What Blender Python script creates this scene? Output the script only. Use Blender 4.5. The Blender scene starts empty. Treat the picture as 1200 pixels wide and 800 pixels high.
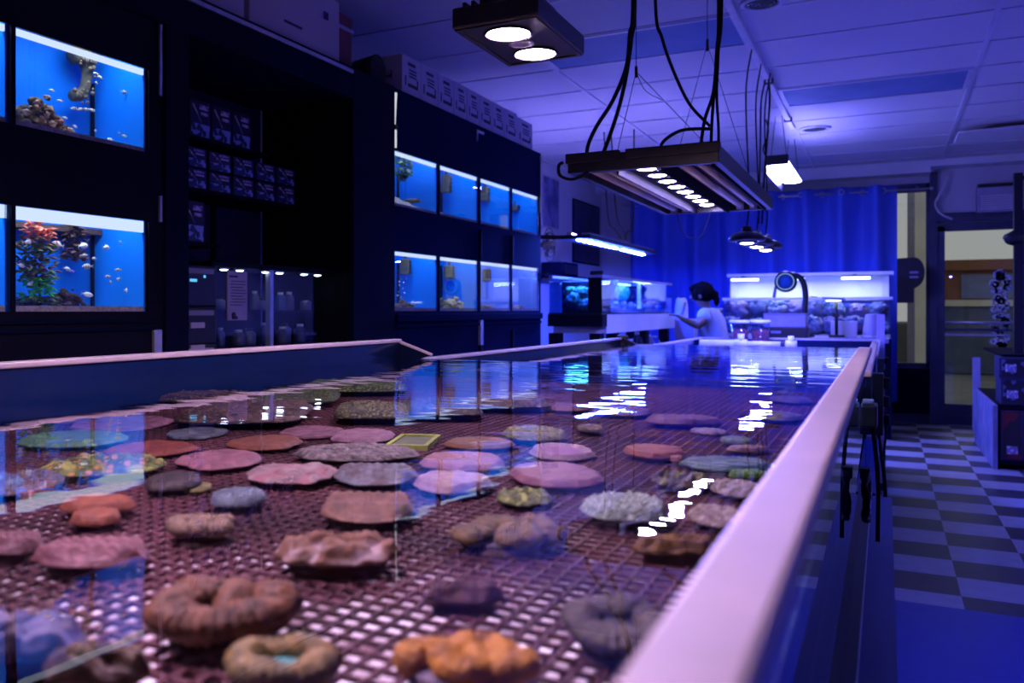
import bpy, bmesh, math, random
from mathutils import Vector, Matrix, noise
R = random.Random(7)
S = bpy.context.scene
COL = S.collection
PI = math.pi
# ------------------------------------------------------------------ camera
# the photograph was taken hand-held beside the rim of the near tank, 1.22 m above the floor
H = 1.224
F = 1019.6
YAW = 0.4914
CA, SA = math.cos(YAW), math.sin(YAW)
def at(px, py, X=None, Y=None, Z=None):
    """world point seen at a pixel of the photograph, on the plane X=, Y= or Z="""
    u = (px - 492.1) / F; v = (363.25 - py) / F
    dx, dy, dz = u * CA - SA, u * SA + CA, v
    if X is not None: t = X / dx
    elif Y is not None: t = Y / dy
    else: t = (Z - H) / dz
    return Vector((dx * t, dy * t, H + dz * t))
def depth(p): return -p.x * SA + p.y * CA
cam_d = bpy.data.cameras.new('camera')
cam = bpy.data.objects.new('camera', cam_d); COL.objects.link(cam)
cam.location = (0, 0, H)
cam.rotation_euler = (PI / 2, 0, YAW)
cam_d.sensor_width = 36; cam_d.lens = 36 * F / 1200
cam_d.shift_x = 107.9 / 1200; cam_d.shift_y = -36.75 / 1200
cam_d.clip_start = 0.02; cam_d.clip_end = 200
cam_d.dof.use_dof = True; cam_d.dof.focus_distance = 1.8; cam_d.dof.aperture_fstop = 6.3
S.camera = cam
S.view_settings.view_transform = 'Standard'; S.view_settings.look = 'None'
S.view_settings.gamma = 1.0; S.view_settings.use_curve_mapping = False
S.view_settings.exposure = 0.0
S.cycles.use_denoising = True
S.cycles.max_bounces = 10; S.cycles.diffuse_bounces = 4; S.cycles.transparent_max_bounces = 24
S.cycles.caustics_reflective = False; S.cycles.caustics_refractive = False
S.cycles.sample_clamp_indirect = 6.0

# ------------------------------------------------------------------ materials
def srgb(r, g, b):
    f = lambda c: (c / 255 / 12.92) if c / 255 <= .04045 else ((c / 255 + .055) / 1.055) ** 2.4
    return (f(r), f(g), f(b), 1)
class NT:
    def __init__(s, name):
        s.m = bpy.data.materials.new(name); s.m.use_nodes = True
        s.t = s.m.node_tree; s.t.nodes.clear()
        s.out = s.t.nodes.new('ShaderNodeOutputMaterial')
    def n(s, typ, **k):
        nd = s.t.nodes.new(typ)
        for a, b in k.items():
            if a.startswith('i_'):
                nd.inputs[a[2:].replace('_', ' ')].default_value = b
            else: setattr(nd, a, b)
        return nd
    def l(s, a, b): s.t.links.new(a, b)
def c4(c): return tuple(c) if len(c) == 4 else tuple(c) + (1,)
def mat(name, col, col2=None, scale=8, rough=.6, metal=0, bump=0, bscale=None, coat=0, spec=.5, detail=3, contrast=(.35, .65), stretch=None):
    s = NT(name); p = s.n('ShaderNodeBsdfPrincipled')
    p.inputs['Roughness'].default_value = rough; p.inputs['Metallic'].default_value = metal
    p.inputs['Specular IOR Level'].default_value = spec; p.inputs['Coat Weight'].default_value = coat
    co = s.n('ShaderNodeTexCoord'); vec = co.outputs['Object']
    if stretch:
        mp = s.n('ShaderNodeMapping'); mp.inputs['Scale'].default_value = stretch
        s.l(vec, mp.inputs['Vector']); vec = mp.outputs['Vector']
    if col2 is None: col2 = tuple(x * .8 for x in c4(col)[:3]) + (1,)
    nz = s.n('ShaderNodeTexNoise'); nz.inputs['Scale'].default_value = scale; nz.inputs['Detail'].default_value = detail
    s.l(vec, nz.inputs['Vector'])
    rp = s.n('ShaderNodeValToRGB'); rp.color_ramp.elements[0].position = contrast[0]; rp.color_ramp.elements[1].position = contrast[1]
    rp.color_ramp.elements[0].color = c4(col); rp.color_ramp.elements[1].color = c4(col2)
    s.l(nz.outputs['Fac'], rp.inputs['Fac']); s.l(rp.outputs['Color'], p.inputs['Base Color'])
    if bump:
        nb = s.n('ShaderNodeTexNoise'); nb.inputs['Scale'].default_value = bscale or scale * 4; nb.inputs['Detail'].default_value = 4
        s.l(vec, nb.inputs['Vector'])
        b = s.n('ShaderNodeBump'); b.inputs['Strength'].default_value = .6; b.inputs['Distance'].default_value = bump
        s.l(nb.outputs['Fac'], b.inputs['Height']); s.l(b.outputs['Normal'], p.inputs['Normal'])
    s.l(p.outputs[0], s.out.inputs[0]); return s.m
def emis(name, col, strength):
    s = NT(name); e = s.n('ShaderNodeEmission'); e.inputs['Color'].default_value = c4(col); e.inputs['Strength'].default_value = strength
    s.l(e.outputs[0], s.out.inputs[0]); return s.m
def clear(name, tint=(1, 1, 1), ior=1.45, ripple=0, rscale=10, rough=0.0, gloss=(1, 1, 1)):
    """thin clear sheet: Fresnel mix of see-through and mirror"""
    s = NT(name); tr = s.n('ShaderNodeBsdfTransparent'); tr.inputs['Color'].default_value = c4(tint)
    gl = s.n('ShaderNodeBsdfGlossy'); gl.inputs['Roughness'].default_value = rough; gl.inputs['Color'].default_value = c4(gloss)
    # Schlick reflectance from the facing angle (same from both sides of the sheet)
    lw = s.n('ShaderNodeLayerWeight'); lw.inputs['Blend'].default_value = .5
    pw = s.n('ShaderNodeMath', operation='POWER'); s.l(lw.outputs['Facing'], pw.inputs[0]); pw.inputs[1].default_value = 5.0
    f0 = ((ior - 1) / (ior + 1)) ** 2
    fr = s.n('ShaderNodeMath', operation='MULTIPLY_ADD'); s.l(pw.outputs[0], fr.inputs[0]); fr.inputs[1].default_value = 1 - f0; fr.inputs[2].default_value = f0
    mx = s.n('ShaderNodeMixShader')
    if ripple:
        co = s.n('ShaderNodeTexCoord')
        mp = s.n('ShaderNodeMapping'); mp.inputs['Rotation'].default_value = (0, 0, -.5); mp.inputs['Scale'].default_value = (.55, 1.3, 1)
        s.l(co.outputs['Object'], mp.inputs['Vector'])
        n1 = s.n('ShaderNodeTexNoise'); n1.inputs['Scale'].default_value = rscale; n1.inputs['Detail'].default_value = 2.0
        n1.inputs['Roughness'].default_value = .45
        s.l(mp.outputs['Vector'], n1.inputs['Vector'])
        # the far half of the surface is stirred by the return pumps, the near half is calm
        sx = s.n('ShaderNodeSeparateXYZ'); s.l(co.outputs['Object'], sx.inputs[0])
        mr = s.n('ShaderNodeMapRange'); mr.inputs['From Min'].default_value = .2; mr.inputs['From Max'].default_value = 2.2
        mr.inputs['To Min'].default_value = .22; mr.inputs['To Max'].default_value = 2.0
        s.l(sx.outputs['Y'], mr.inputs['Value'])
        ml = s.n('ShaderNodeMath', operation='MULTIPLY'); s.l(n1.outputs['Fac'], ml.inputs[0]); s.l(mr.outputs[0], ml.inputs[1])
        b = s.n('ShaderNodeBump'); b.inputs['Strength'].default_value = 1.0; b.inputs['Distance'].default_value = ripple
        s.l(ml.outputs[0], b.inputs['Height']); s.l(b.outputs['Normal'], gl.inputs['Normal'])
    s.l(fr.outputs[0], mx.inputs[0]); s.l(tr.outputs[0], mx.inputs[1]); s.l(gl.outputs[0], mx.inputs[2])
    s.l(mx.outputs[0], s.out.inputs[0]); return s.m
M = {}
M['navy'] = mat('navy_paint', (.002, .004, .018), (.003, .006, .024), 3, .75, spec=.06)
M['navy_dark'] = mat('dark_navy_panel', (.003, .003, .010), (.005, .005, .016), 3, .7, spec=.1)
M['navy_blue'] = mat('blue_cabinet_panel', (.0015, .004, .03), (.002, .005, .038), 2, .8, spec=.04)
M['black'] = mat('black_plastic', (.006, .006, .009), (.012, .012, .016), 20, .4)
M['black_metal'] = mat('black_metal', (.008, .008, .014), (.014, .014, .022), 30, .35, spec=.5)
M['rubber'] = mat('black_rubber', (.004, .004, .006), (.008, .008, .01), 20, .6, spec=.2)
M['white_plastic'] = mat('white_plastic', (.75, .73, .78), (.66, .64, .7), 12, .45)
M['rim'] = mat('white_rim_trim', (.42, .35, .39), (.36, .31, .35), 14, .4, bump=.0006, bscale=160)
M['white_paint'] = mat('white_paint', (.7, .7, .74), (.62, .62, .68), 4, .7)
M['wall'] = mat('wall_paint', (.62, .6, .68), (.55, .54, .62), 2, .8, bump=.002, bscale=60)
M['cardboard'] = mat('white_carton', (.52, .48, .56), (.46, .42, .5), 3, .8)
M['brown_card'] = mat('reddish_brown_board', (.18, .05, .05), (.12, .035, .04), 6, .75)
M['ink'] = mat('dark_print', (.03, .025, .07), (.05, .04, .1), 40, .8)
M['steel'] = mat('brushed_steel', (.55, .55, .6), (.42, .42, .48), 60, .3, metal=1)
M['alu'] = mat('aluminium_trim', (.6, .6, .68), (.5, .5, .58), 30, .4, metal=.6)
M['grey'] = mat('grey_plastic', (.25, .24, .32), (.2, .19, .27), 10, .5)
M['lavender'] = mat('pale_grey_plastic', (.4, .36, .5), (.34, .3, .45), 10, .5)
M['glass'] = clear('clear_glass', (.93, .97, 1), 1.45)
M['acrylic'] = clear('clear_acrylic', (.8, .86, .95), 1.4)
M['side_glass'] = clear('tank_side_glass', (.55, .75, .95), 1.5)
M['water'] = clear('tank_water', (.93, .96, 1), 1.33, ripple=.0008, rscale=9)
M['aqua_back'] = mat('blue_aquarium_backing', (.002, .16, .72), (.002, .13, .62), 1.5, .6, spec=.1)
M['aqua_side'] = mat('blue_aquarium_side', (.002, .19, .78), (.002, .15, .68), 1.5, .6, spec=.1)
M['sand'] = mat('pale_sand', (.62, .56, .5), (.4, .33, .26), 120, .9, bump=.003, bscale=200)
M['sheet_white'] = mat('white_panel', (.8, .8, .86), (.74, .74, .8), 3, .6)

# ------------------------------------------------------------------ mesh builder
class MB:
    def __init__(s): s.v = []; s.f = []; s.sm = []
    def add(s, vs, fs, smooth=False):
        o = len(s.v); s.v += [Vector(v) for v in vs]
        for f in fs: s.f.append([i + o for i in f]); s.sm.append(smooth)
        return s
    def box(s, x0, y0, z0, x1, y1, z1):
        x0, x1 = min(x0, x1), max(x0, x1); y0, y1 = min(y0, y1), max(y0, y1); z0, z1 = min(z0, z1), max(z0, z1)
        return s.add([(x0, y0, z0), (x1, y0, z0), (x1, y1, z0), (x0, y1, z0), (x0, y0, z1), (x1, y0, z1), (x1, y1, z1), (x0, y1, z1)],
                     [(0, 3, 2, 1), (4, 5, 6, 7), (0, 1, 5, 4), (1, 2, 6, 5), (2, 3, 7, 6), (3, 0, 4, 7)])
    def obox(s, c, sx, sy, sz, rz=0, rx=0, ry=0):
        m = Matrix.Translation(c) @ Matrix.Rotation(rz, 4, 'Z') @ Matrix.Rotation(ry, 4, 'Y') @ Matrix.Rotation(rx, 4, 'X')
        p = [(-1, -1, -1), (1, -1, -1), (1, 1, -1), (-1, 1, -1), (-1, -1, 1), (1, -1, 1), (1, 1, 1), (-1, 1, 1)]
        return s.add([m @ Vector((a * sx / 2, b * sy / 2, c_ * sz / 2)) for a, b, c_ in p],
                     [(0, 3, 2, 1), (4, 5, 6, 7), (0, 1, 5, 4), (1, 2, 6, 5), (2, 3, 7, 6), (3, 0, 4, 7)])
    def bar(s, a, b, w, t):
        a = Vector(a); b = Vector(b); d = (b - a); up = Vector((0, 0, 1))
        if abs(d.normalized().z) > .95: up = Vector((0, 1, 0))
        r = d.cross(up).normalized(); q = r.cross(d).normalized()
        vs = [p + r * i * w / 2 + q * j * t / 2 for p in (a, b) for i, j in ((-1, -1), (1, -1), (1, 1), (-1, 1))]
        return s.add(vs, [(0, 1, 2, 3), (7, 6, 5, 4), (0, 4, 5, 1), (1, 5, 6, 2), (2, 6, 7, 3), (3, 7, 4, 0)])
    def tube(s, pts, r, seg=8, caps=True, smooth=True):
        pts = [Vector(p) for p in pts]; n = len(pts); rs = r if isinstance(r, (list, tuple)) else [r] * n
        prev = None; rings = []
        for i, p in enumerate(pts):
            d = (pts[min(i + 1, n - 1)] - pts[max(i - 1, 0)])
            d = d.normalized() if d.length > 1e-9 else Vector((0, 0, 1))
            if prev is None:
                a = Vector((0, 0, 1)) if abs(d.z) < .9 else Vector((1, 0, 0)); u = d.cross(a).normalized()
            else:
                u = (prev - d * prev.dot(d)); u = u.normalized() if u.length > 1e-6 else d.orthogonal().normalized()
            prev = u; w = d.cross(u)
            rings.append([p + (u * math.cos(2 * PI * k / seg) + w * math.sin(2 * PI * k / seg)) * rs[i] for k in range(seg)])
        vs = [v for rg in rings for v in rg]; fs = []
        for i in range(n - 1):
            for k in range(seg):
                fs.append((i * seg + k, i * seg + (k + 1) % seg, (i + 1) * seg + (k + 1) % seg, (i + 1) * seg + k))
        if caps: fs += [tuple(range(seg))[::-1], tuple((n - 1) * seg + k for k in range(seg))]
        return s.add(vs, fs, smooth)
    def lathe(s, c, prof, seg=24, axis='Z', sx=1, sy=1, smooth=True, ring=False):
        c = Vector(c); vs = []; fs = []; n = len(prof)
        for r, z in prof:
            for k in range(seg):
                a = 2 * PI * k / seg; p = (r * math.cos(a) * sx, r * math.sin(a) * sy, z)
                if axis == 'X': p = (p[2], p[0], p[1])
                elif axis == 'Y': p = (p[0], p[2], p[1])
                vs.append(c + Vector(p))
        for i in range(n - 1):
            for k in range(seg): fs.append((i * seg + k, i * seg + (k + 1) % seg, (i + 1) * seg + (k + 1) % seg, (i + 1) * seg + k))
        if ring: fs += [((n - 1) * seg + k, (n - 1) * seg + (k + 1) % seg, (k + 1) % seg, k) for k in range(seg)]
        else: fs += [tuple(range(seg))[::-1], tuple((n - 1) * seg + k for k in range(seg))]
        return s.add(vs, fs, smooth)
    def ball(s, c, r, sx=1, sy=1, sz=1, sub=2, amp=0, freq=3, seed=0, rot=0):
        bm = bmesh.new(); bmesh.ops.create_icosphere(bm, subdivisions=sub, radius=1)
        c = Vector(c); m = Matrix.Rotation(rot, 3, 'Z'); vs = []
        for v in bm.verts:
            k = 1 + amp * noise.fractal(v.co * freq + Vector((seed * 7.3, seed * 3.1, seed)), 1, 2, 3)
            vs.append(c + m @ Vector((v.co.x * sx * r * k, v.co.y * sy * r * k, v.co.z * sz * r * k)))
        fs = [[v.index for v in f.verts] for f in bm.faces]; bm.free()
        return s.add(vs, fs, True)
    def build(s, name, m, parent=None, bev=0, loc=None):
        me = bpy.data.meshes.new(name)
        off = Vector((0, 0, 0))
        if parent is not None: off = WORLD.get(parent.name, Vector((0, 0, 0)))
        elif loc is not None: off = Vector(loc)
        me.from_pydata([tuple(v - off) for v in s.v], [], s.f); me.update()
        me.polygons.foreach_set('use_smooth', s.sm)
        me.materials.append(m)
        bm = bmesh.new(); bm.from_mesh(me); bmesh.ops.recalc_face_normals(bm, faces=bm.faces); bm.to_mesh(me); bm.free()
        o = bpy.data.objects.new(name, me); COL.objects.link(o)
        if parent is not None:
            o.parent = parent; WORLD[o.name] = off
        elif loc is not None: o.location = off; WORLD[o.name] = off
        else: WORLD[o.name] = off
        if bev:
            b = o.modifiers.new('bevel', 'BEVEL'); b.width = bev; b.segments = 2; b.limit_method = 'ANGLE'
        return o
WORLD = {}
def tag(o, label, cat, group=None, kind=None):
    o['label'] = label; o['category'] = cat
    if group: o['group'] = group
    if kind: o['kind'] = kind
    return o
def thing(name, label, cat, loc=(0, 0, 0), group=None):
    o = bpy.data.objects.new(name, None); COL.objects.link(o); o.location = loc; o.empty_display_size = .05
    WORLD[o.name] = Vector(loc); return tag(o, label, cat, group)
def struct(o): o['kind'] = 'structure'; return o
KIDS = {}
def copy_tree(o, loc=None, label=None, rz=None, parent=None):
    c = o.copy(); COL.objects.link(c)
    if parent is not None: c.parent = parent
    if loc is not None: c.location = loc
    if rz is not None: c.rotation_euler = (0, 0, rz)
    if label: c['label'] = label
    for ch in [k for k in o.children]: copy_tree(ch, parent=c)
    return c
def spline(pts, n=8):
    """smooth curve through points (Catmull-Rom)"""
    p = [Vector(a) for a in pts]; p = [p[0] * 2 - p[1]] + p + [p[-1] * 2 - p[-2]]; out = []
    for i in range(1, len(p) - 2):
        for k in range(n):
            t = k / n; a, b, c, d = p[i - 1], p[i], p[i + 1], p[i + 2]
            out.append(.5 * ((2 * b) + (c - a) * t + (2 * a - 5 * b + 4 * c - d) * t * t + (3 * b - a - 3 * c + d) * t ** 3))
    out.append(p[-2]); return out
def cable(pts, r, name, label, m=None, group=None, cat='cable'):
    o = MB().tube(spline(pts), r, 6).build(name, m or M['rubber'], loc=tuple(Vector(pts[0])))
    return tag(o, label, cat, group)
P = dict(near=700, main=380, pend=1400, strip=4200, bar=8, glow=2.5, tube=110, wash=95)
# ------------------------------------------------------------------ the room
XL, XR, YF, YB, ZC = -3.2, 1.7, -2.5, 10.9, H + 1.584
def floor_mat():
    s = NT('checkerboard_floor'); p = s.n('ShaderNodeBsdfPrincipled'); p.inputs['Roughness'].default_value = .38
    co = s.n('ShaderNodeTexCoord'); sx = s.n('ShaderNodeSeparateXYZ'); s.l(co.outputs['Object'], sx.inputs[0])
    def math_(op, a, b):
        m = s.n('ShaderNodeMath', operation=op)
        for i, q in enumerate((a, b)):
            if q is None: continue
            if isinstance(q, (int, float)): m.inputs[i].default_value = q
            else: s.l(q, m.inputs[i])
        return m.outputs[0]
    ix = math_('FLOOR', math_('DIVIDE', math_('SUBTRACT', sx.outputs['X'], .286), .305), None)
    iy = math_('FLOOR', math_('DIVIDE', math_('SUBTRACT', sx.outputs['Y'], 5.2907), .305), None)
    par = math_('PINGPONG', math_('ADD', ix, iy), 1.0)
    nz = s.n('ShaderNodeTexNoise'); nz.inputs['Scale'].default_value = 14; nz.inputs['Detail'].default_value = 6; s.l(co.outputs['Object'], nz.inputs['Vector'])
    light = s.n('ShaderNodeMix', data_type='RGBA'); light.inputs['A'].default_value = (.5, .48, .52, 1); light.inputs['B'].default_value = (.3, .29, .36, 1); s.l(nz.outputs['Fac'], light.inputs['Factor'])
    dark = s.n('ShaderNodeMix', data_type='RGBA'); dark.inputs['A'].default_value = (.035, .03, .045, 1); dark.inputs['B'].default_value = (.06, .055, .08, 1); s.l(nz.outputs['Fac'], dark.inputs['Factor'])
    ck = s.n('ShaderNodeMix', data_type='RGBA'); s.l(par, ck.inputs['Factor']); s.l(dark.outputs['Result'], ck.inputs['A']); s.l(light.outputs['Result'], ck.inputs['B'])
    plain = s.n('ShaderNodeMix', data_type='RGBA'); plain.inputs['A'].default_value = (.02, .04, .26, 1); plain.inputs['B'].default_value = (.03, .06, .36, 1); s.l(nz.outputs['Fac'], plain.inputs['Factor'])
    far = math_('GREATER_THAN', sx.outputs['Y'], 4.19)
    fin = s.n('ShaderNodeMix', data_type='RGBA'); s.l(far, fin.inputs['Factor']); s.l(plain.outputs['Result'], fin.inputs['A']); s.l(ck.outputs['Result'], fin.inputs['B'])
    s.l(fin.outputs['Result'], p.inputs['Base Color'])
    b = s.n('ShaderNodeBump'); b.inputs['Distance'].default_value = .002; b.inputs['Strength'].default_value = .4; s.l(nz.outputs['Fac'], b.inputs['Height']); s.l(b.outputs[0], p.inputs['Normal'])
    s.l(p.outputs[0], s.out.inputs[0]); return s.m
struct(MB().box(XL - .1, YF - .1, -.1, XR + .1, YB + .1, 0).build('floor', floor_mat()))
M['tile'] = mat('speckled_ceiling_tile', (.60, .58, .62), (.36, .34, .4), 260, .9, bump=.001, bscale=240, detail=5, contrast=(.5, .72))
struct(MB().box(XL - .1, YF - .1, ZC, XR + .1, YB + .1, ZC + .1).build('ceiling', M['tile']))
M['tbar'] = mat('ceiling_grid_metal', (.6, .6, .68), (.52, .52, .6), 5, .45)
g = MB(); bx = [-.697 + 1.22 * k for k in range(-2, 2)]
for x in bx: g.box(x - .013, YF, ZC - .008, x + .013, YB, ZC)
for j in range(-13, 9):
    y = 5.4807 + .61 * j
    if YF < y < YB: g.box(XL, y - .008, ZC - .006, XR, y + .008, ZC)
struct(g.build('trim_1', M['tbar']))
# lay-in ceiling lights, switched off: smooth lens panels in the grid
M['lens_off'] = mat('unlit_prismatic_lens', (.16, .24, .42), (.13, .2, .37), 3, .65, spec=.15)
for i, (x0, y0, lb) in enumerate(((-1.917, 5.4807 - .61, 'unlit rectangular ceiling light panel above the hanging cables'), (-.697, 5.4807 + 1.22, 'unlit rectangular ceiling light panel between the round grille and the thick white raceway'))):
    t = thing('ceiling_light', lb, 'ceiling light', (x0 + .61, y0 + .305, ZC))
    f = MB(); x1, y1 = x0 + 1.22, y0 + .61
    for a in ((x0 + .012, y0 + .008, x0 + .04, y1 - .008), (x1 - .04, y0 + .008, x1 - .012, y1 - .008), (x0 + .04, y0 + .008, x1 - .04, y0 + .03), (x0 + .04, y1 - .03, x1 - .04, y1 - .008)):
        f.box(a[0], a[1], ZC - .012, a[2], a[3], ZC)
    f.build('frame', M['tbar'], t)
    MB().box(x0 + .04, y0 + .03, ZC - .006, x1 - .04, y1 - .03, ZC - .002).build('lens', M['lens_off'], t)
for px, py, r, lb in ((955, 150, .13, 'round dark ceiling grille behind the unlit ceiling panel'), (893, 2, .11, 'round ceiling grille at the very top edge, beside the raceway')):
    p = at(px, py, Z=ZC)
    t = thing('ceiling_grille', lb, 'ceiling grille', p)
    MB().lathe(p, [(r, 0), (r, -.012), (r * .8, -.018), (r * .72, -.006)], 28, ring=True).build('rim', M['tbar'], t)
    g = MB()
    for q in (.66, .5, .34, .18): g.lathe(p, [(r * q, -.004), (r * q, -.016), (r * q - .012, -.016), (r * q - .012, -.004)], 24, ring=True)
    g.build('louver', M['black'], t)
# raceway along the grid bar
t = thing('cable_raceway', 'white cable raceway running along the ceiling grid towards the back', 'raceway', (-.69, 4, ZC - .02))
MB().box(-.725, 2.5, ZC - .032, -.685, 8.1, ZC - .006).build('channel', M['white_plastic'], t, bev=.004)
for y in (6.35, 7.7): MB().box(-.735, y, ZC - .04, -.675, y + .04, ZC - .004).build('clip', M['black'], t)
# walls
struct(MB().box(XL - .1, YF, 0, XL, YB, ZC).build('wall_left', M['wall']))
struct(MB().box(XR, YF, 0, XR + .1, YB, ZC).build('wall_right', M['wall']))
struct(MB().box(XL - .1, YF - .1, 0, XR + .1, YF, ZC).build('wall_front', M['wall']))
WX0, WX1, WZ0, WZ1 = -2.3, .42, .6, 2.60
DX0, DX1, DZ1 = .53, 1.24, 2.12
w = MB()
w.box(XL - .1, YB, 0, WX0, YB + .1, ZC); w.box(WX0, YB, 0, WX1, YB + .1, WZ0); w.box(WX0, YB, WZ1, WX1, YB + .1, ZC)
w.box(WX1, YB, 0, DX0 - .04, YB + .1, ZC); w.box(DX0 - .04, YB, DZ1 + .04, DX1 + .04, YB + .1, ZC); w.box(DX1 + .04, YB, 0, XR + .1, YB + .1, ZC)
struct(w.build('wall_back', M['wall']))
M['frame_blue'] = mat('dark_metal_frame', (.04, .045, .09), (.055, .06, .12), 6, .4)
t = struct(thing('window_1', 'tall shop window beside the glass door, mostly behind the blue curtain', 'window', (WX1, YB, WZ0)))
f = MB()
f.box(WX0, YB - .02, WZ0, WX0 + .05, YB + .06, WZ1); f.box(WX1 - .035, YB - .02, WZ0, WX1, YB + .06, WZ1)
f.box(WX0, YB - .02, WZ0, WX1, YB + .06, WZ0 + .05); f.box(WX0, YB - .02, WZ1 - .09, WX1, YB + .06, WZ1)
f.box(-.95, YB - .02, WZ0, -.9, YB + .06, WZ1); f.build('window_frame', M['frame_blue'], t)
MB().box(WX0 + .05, YB + .02, WZ0 + .05, WX1 - .035, YB + .028, WZ1 - .09).build('pane', M['glass'], t)
# black post between window and door
struct(MB().box(WX1, YB - .06, 0, DX0 - .04, YB - .005, ZC - .1).build('trim_2', M['frame_blue']))
struct(MB().box(WX1 - .02, YB - .05, DZ1 + .05, DX1 + .2, YB - .005, DZ1 + .14).build('trim_3', M['frame_blue']))
t = struct(thing('door_1', 'glass shop door in a dark frame at the end of the aisle', 'door', (DX0, YB, 0)))
f = MB(); f.box(DX0 - .04, YB - .03, 0, DX0 + .03, YB + .06, DZ1); f.box(DX1 - .03, YB - .03, 0, DX1 + .04, YB + .06, DZ1)
f.box(DX0 - .04, YB - .03, DZ1 - .05, DX1 + .04, YB + .06, DZ1 + .04); f.box(DX0 + .03, YB, .02, DX1 - .03, YB + .05, .22); f.box(DX0 + .03, YB, 1.0, DX1 - .03, YB + .05, 1.03)
f.build('door_frame', M['frame_blue'], t)
MB().box(DX0 + .03, YB + .02, .22, DX1 - .03, YB + .028, DZ1 - .05).build('glass', M['glass'], t)
MB().tube([(DX0 + .03, YB - .06, 1.09), (DX1 - .03, YB - .06, 1.09)], .016, 10).build('push_bar', M['alu'], t)
MB().box(DX0 + .03, YB - .01, .95, DX1 - .1, YB + .01, .972).build('rail', M['alu'], t)
struct(MB().box(-.6, YB - .03, .1, WX1, YB - .002, WZ0 - .01).build('trim_6', M['navy']))
# soffit over curtain, gap in the ceiling near the right wall
struct(MB().box(XL, YB - .28, ZC - .13, .42, YB, ZC).build('trim_4', M['white_paint']))
struct(MB().box(.42, YB - .28, ZC - .07, XR, YB, ZC).build('trim_5', M['white_paint']))
struct(MB().box(WX1, YB - .02, 0, XR, YB, .1).box(XL, YB - .02, 0, WX1, YB, .1).build('baseboard_back', M['frame_blue']))
struct(MB().box(XR - .02, YF, 0, XR, YB, .1).build('baseboard_right', M['frame_blue']))
t = thing('ceiling_tile', 'loose ceiling tile hanging over a dark gap near the door', 'ceiling tile', (.53, 8.6, ZC - .03))
MB().obox((1.1, 9.0, ZC - .05), 1.1, .5, .015, ry=-.02).build('panel', M['tile'], t)
# air conditioner above the door
t = thing('air_conditioner', 'boxy air conditioner set in the wall above the glass door', 'air conditioner', (1.02, YB, 2.2))
MB().box(.84, YB - .16, 2.24, 1.2, YB - .001, 2.50).build('case', M['lavender'], t, bev=.01)
q = MB()
for k in range(7): q.box(.87, YB - .172, 2.27 + k * .022, 1.17, YB - .155, 2.28 + k * .022)
q.build('grille', M['white_plastic'], t)
MB().box(.85, YB - .17, 2.5, 1.19, YB - .02, 2.535).build('top_vent', M['black'], t)
p0 = at(1112, 205, Y=YB - .1)
cable([at(1110, 204, Y=YB - .08), at(1104, 222, Y=YB - .1), at(1096, 238, Y=YB - .1), at(1102, 250, Y=YB - .1), at(1116, 257, Y=YB - .08)], .012, 'power_cable', 'pale cable hanging in a bow above the glass door', M['white_plastic'])
# outside: a lit street with a shop front across the road
M['brick'] = mat('brick_facade', (.26, .11, .05), (.2, .09, .05), 5, .9)
M['stucco'] = mat('cream_facade', (.66, .63, .56), (.56, .53, .47), 2, .9)
M['asphalt'] = mat('street_ground', (.1, .11, .13), (.15, .15, .17), 3, .9)
M['olive'] = mat('olive_siding', (.10, .11, .07), (.07, .08, .05), 3, .9)
struct(MB().box(-12, YB + .1, -.12, 16, 40, -.02).build('ground', M['asphalt']))
t = thing('street_building', 'cream and brick shop front across the street, seen through the door', 'building', (2.0, 20, 0))
MB().box(1.02, 20, 0, 3.4, 24, 2.16).build('facade', M['brick'], t)
MB().box(1.02, 19.85, 2.0, 3.4, 20.0, 2.2).build('cornice', M['brick'], t)
MB().box(1.02, 19.8, 0, 3.4, 19.95, 1.3).build('base_wall', mat('dark_blue_base', (.05, .07, .16), (.08, .1, .2), 3, .7), t)
MB().box(1.02, 19.75, 1.3, 3.4, 19.96, 1.42).build('ledge', M['stucco'], t)
MB().box(.5, 19.6, 0, .95, 20.6, 4.2).build('column', M['stucco'], t)
MB().box(-2.5, 20.2, 0, .5, 24, .95).build('low_wall', M['olive'], t)
mwin = mat('blue_shop_window', (.16, .18, .42), (.1, .13, .36), 3, .2)
for k in range(3): MB().box(1.3 + k * .65, 19.96, 1.45, 1.85 + k * .65, 20.02, 1.92).build('window', mwin, t)
t = thing('street_post', 'pale grey post outside, seen through the narrow window strip', 'post', (.3, 14, 0))
MB().box(.27, 14, 0, .36, 14.1, 4.5).build('post_shaft', M['grey'], t)
MB().box(.24, 13.97, 0, .39, 14.13, .12).build('post_base', M['grey'], t)
wd = bpy.data.worlds.new('world'); S.world = wd; wd.use_nodes = True
bg = wd.node_tree.nodes['Background']
sk = wd.node_tree.nodes.new('ShaderNodeTexSky'); sk.sky_type = 'HOSEK_WILKIE'; sk.turbidity = 6; sk.sun_direction = (.2, -.7, .6)
mixn = wd.node_tree.nodes.new('ShaderNodeMix'); mixn.data_type = 'RGBA'; mixn.inputs['Factor'].default_value = .92
wd.node_tree.links.new(sk.outputs[0], mixn.inputs['A']); mixn.inputs['B'].default_value = (.66, .64, .58, 1)
wd.node_tree.links.new(mixn.outputs['Result'], bg.inputs['Color']); bg.inputs['Strength'].default_value = .58

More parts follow.
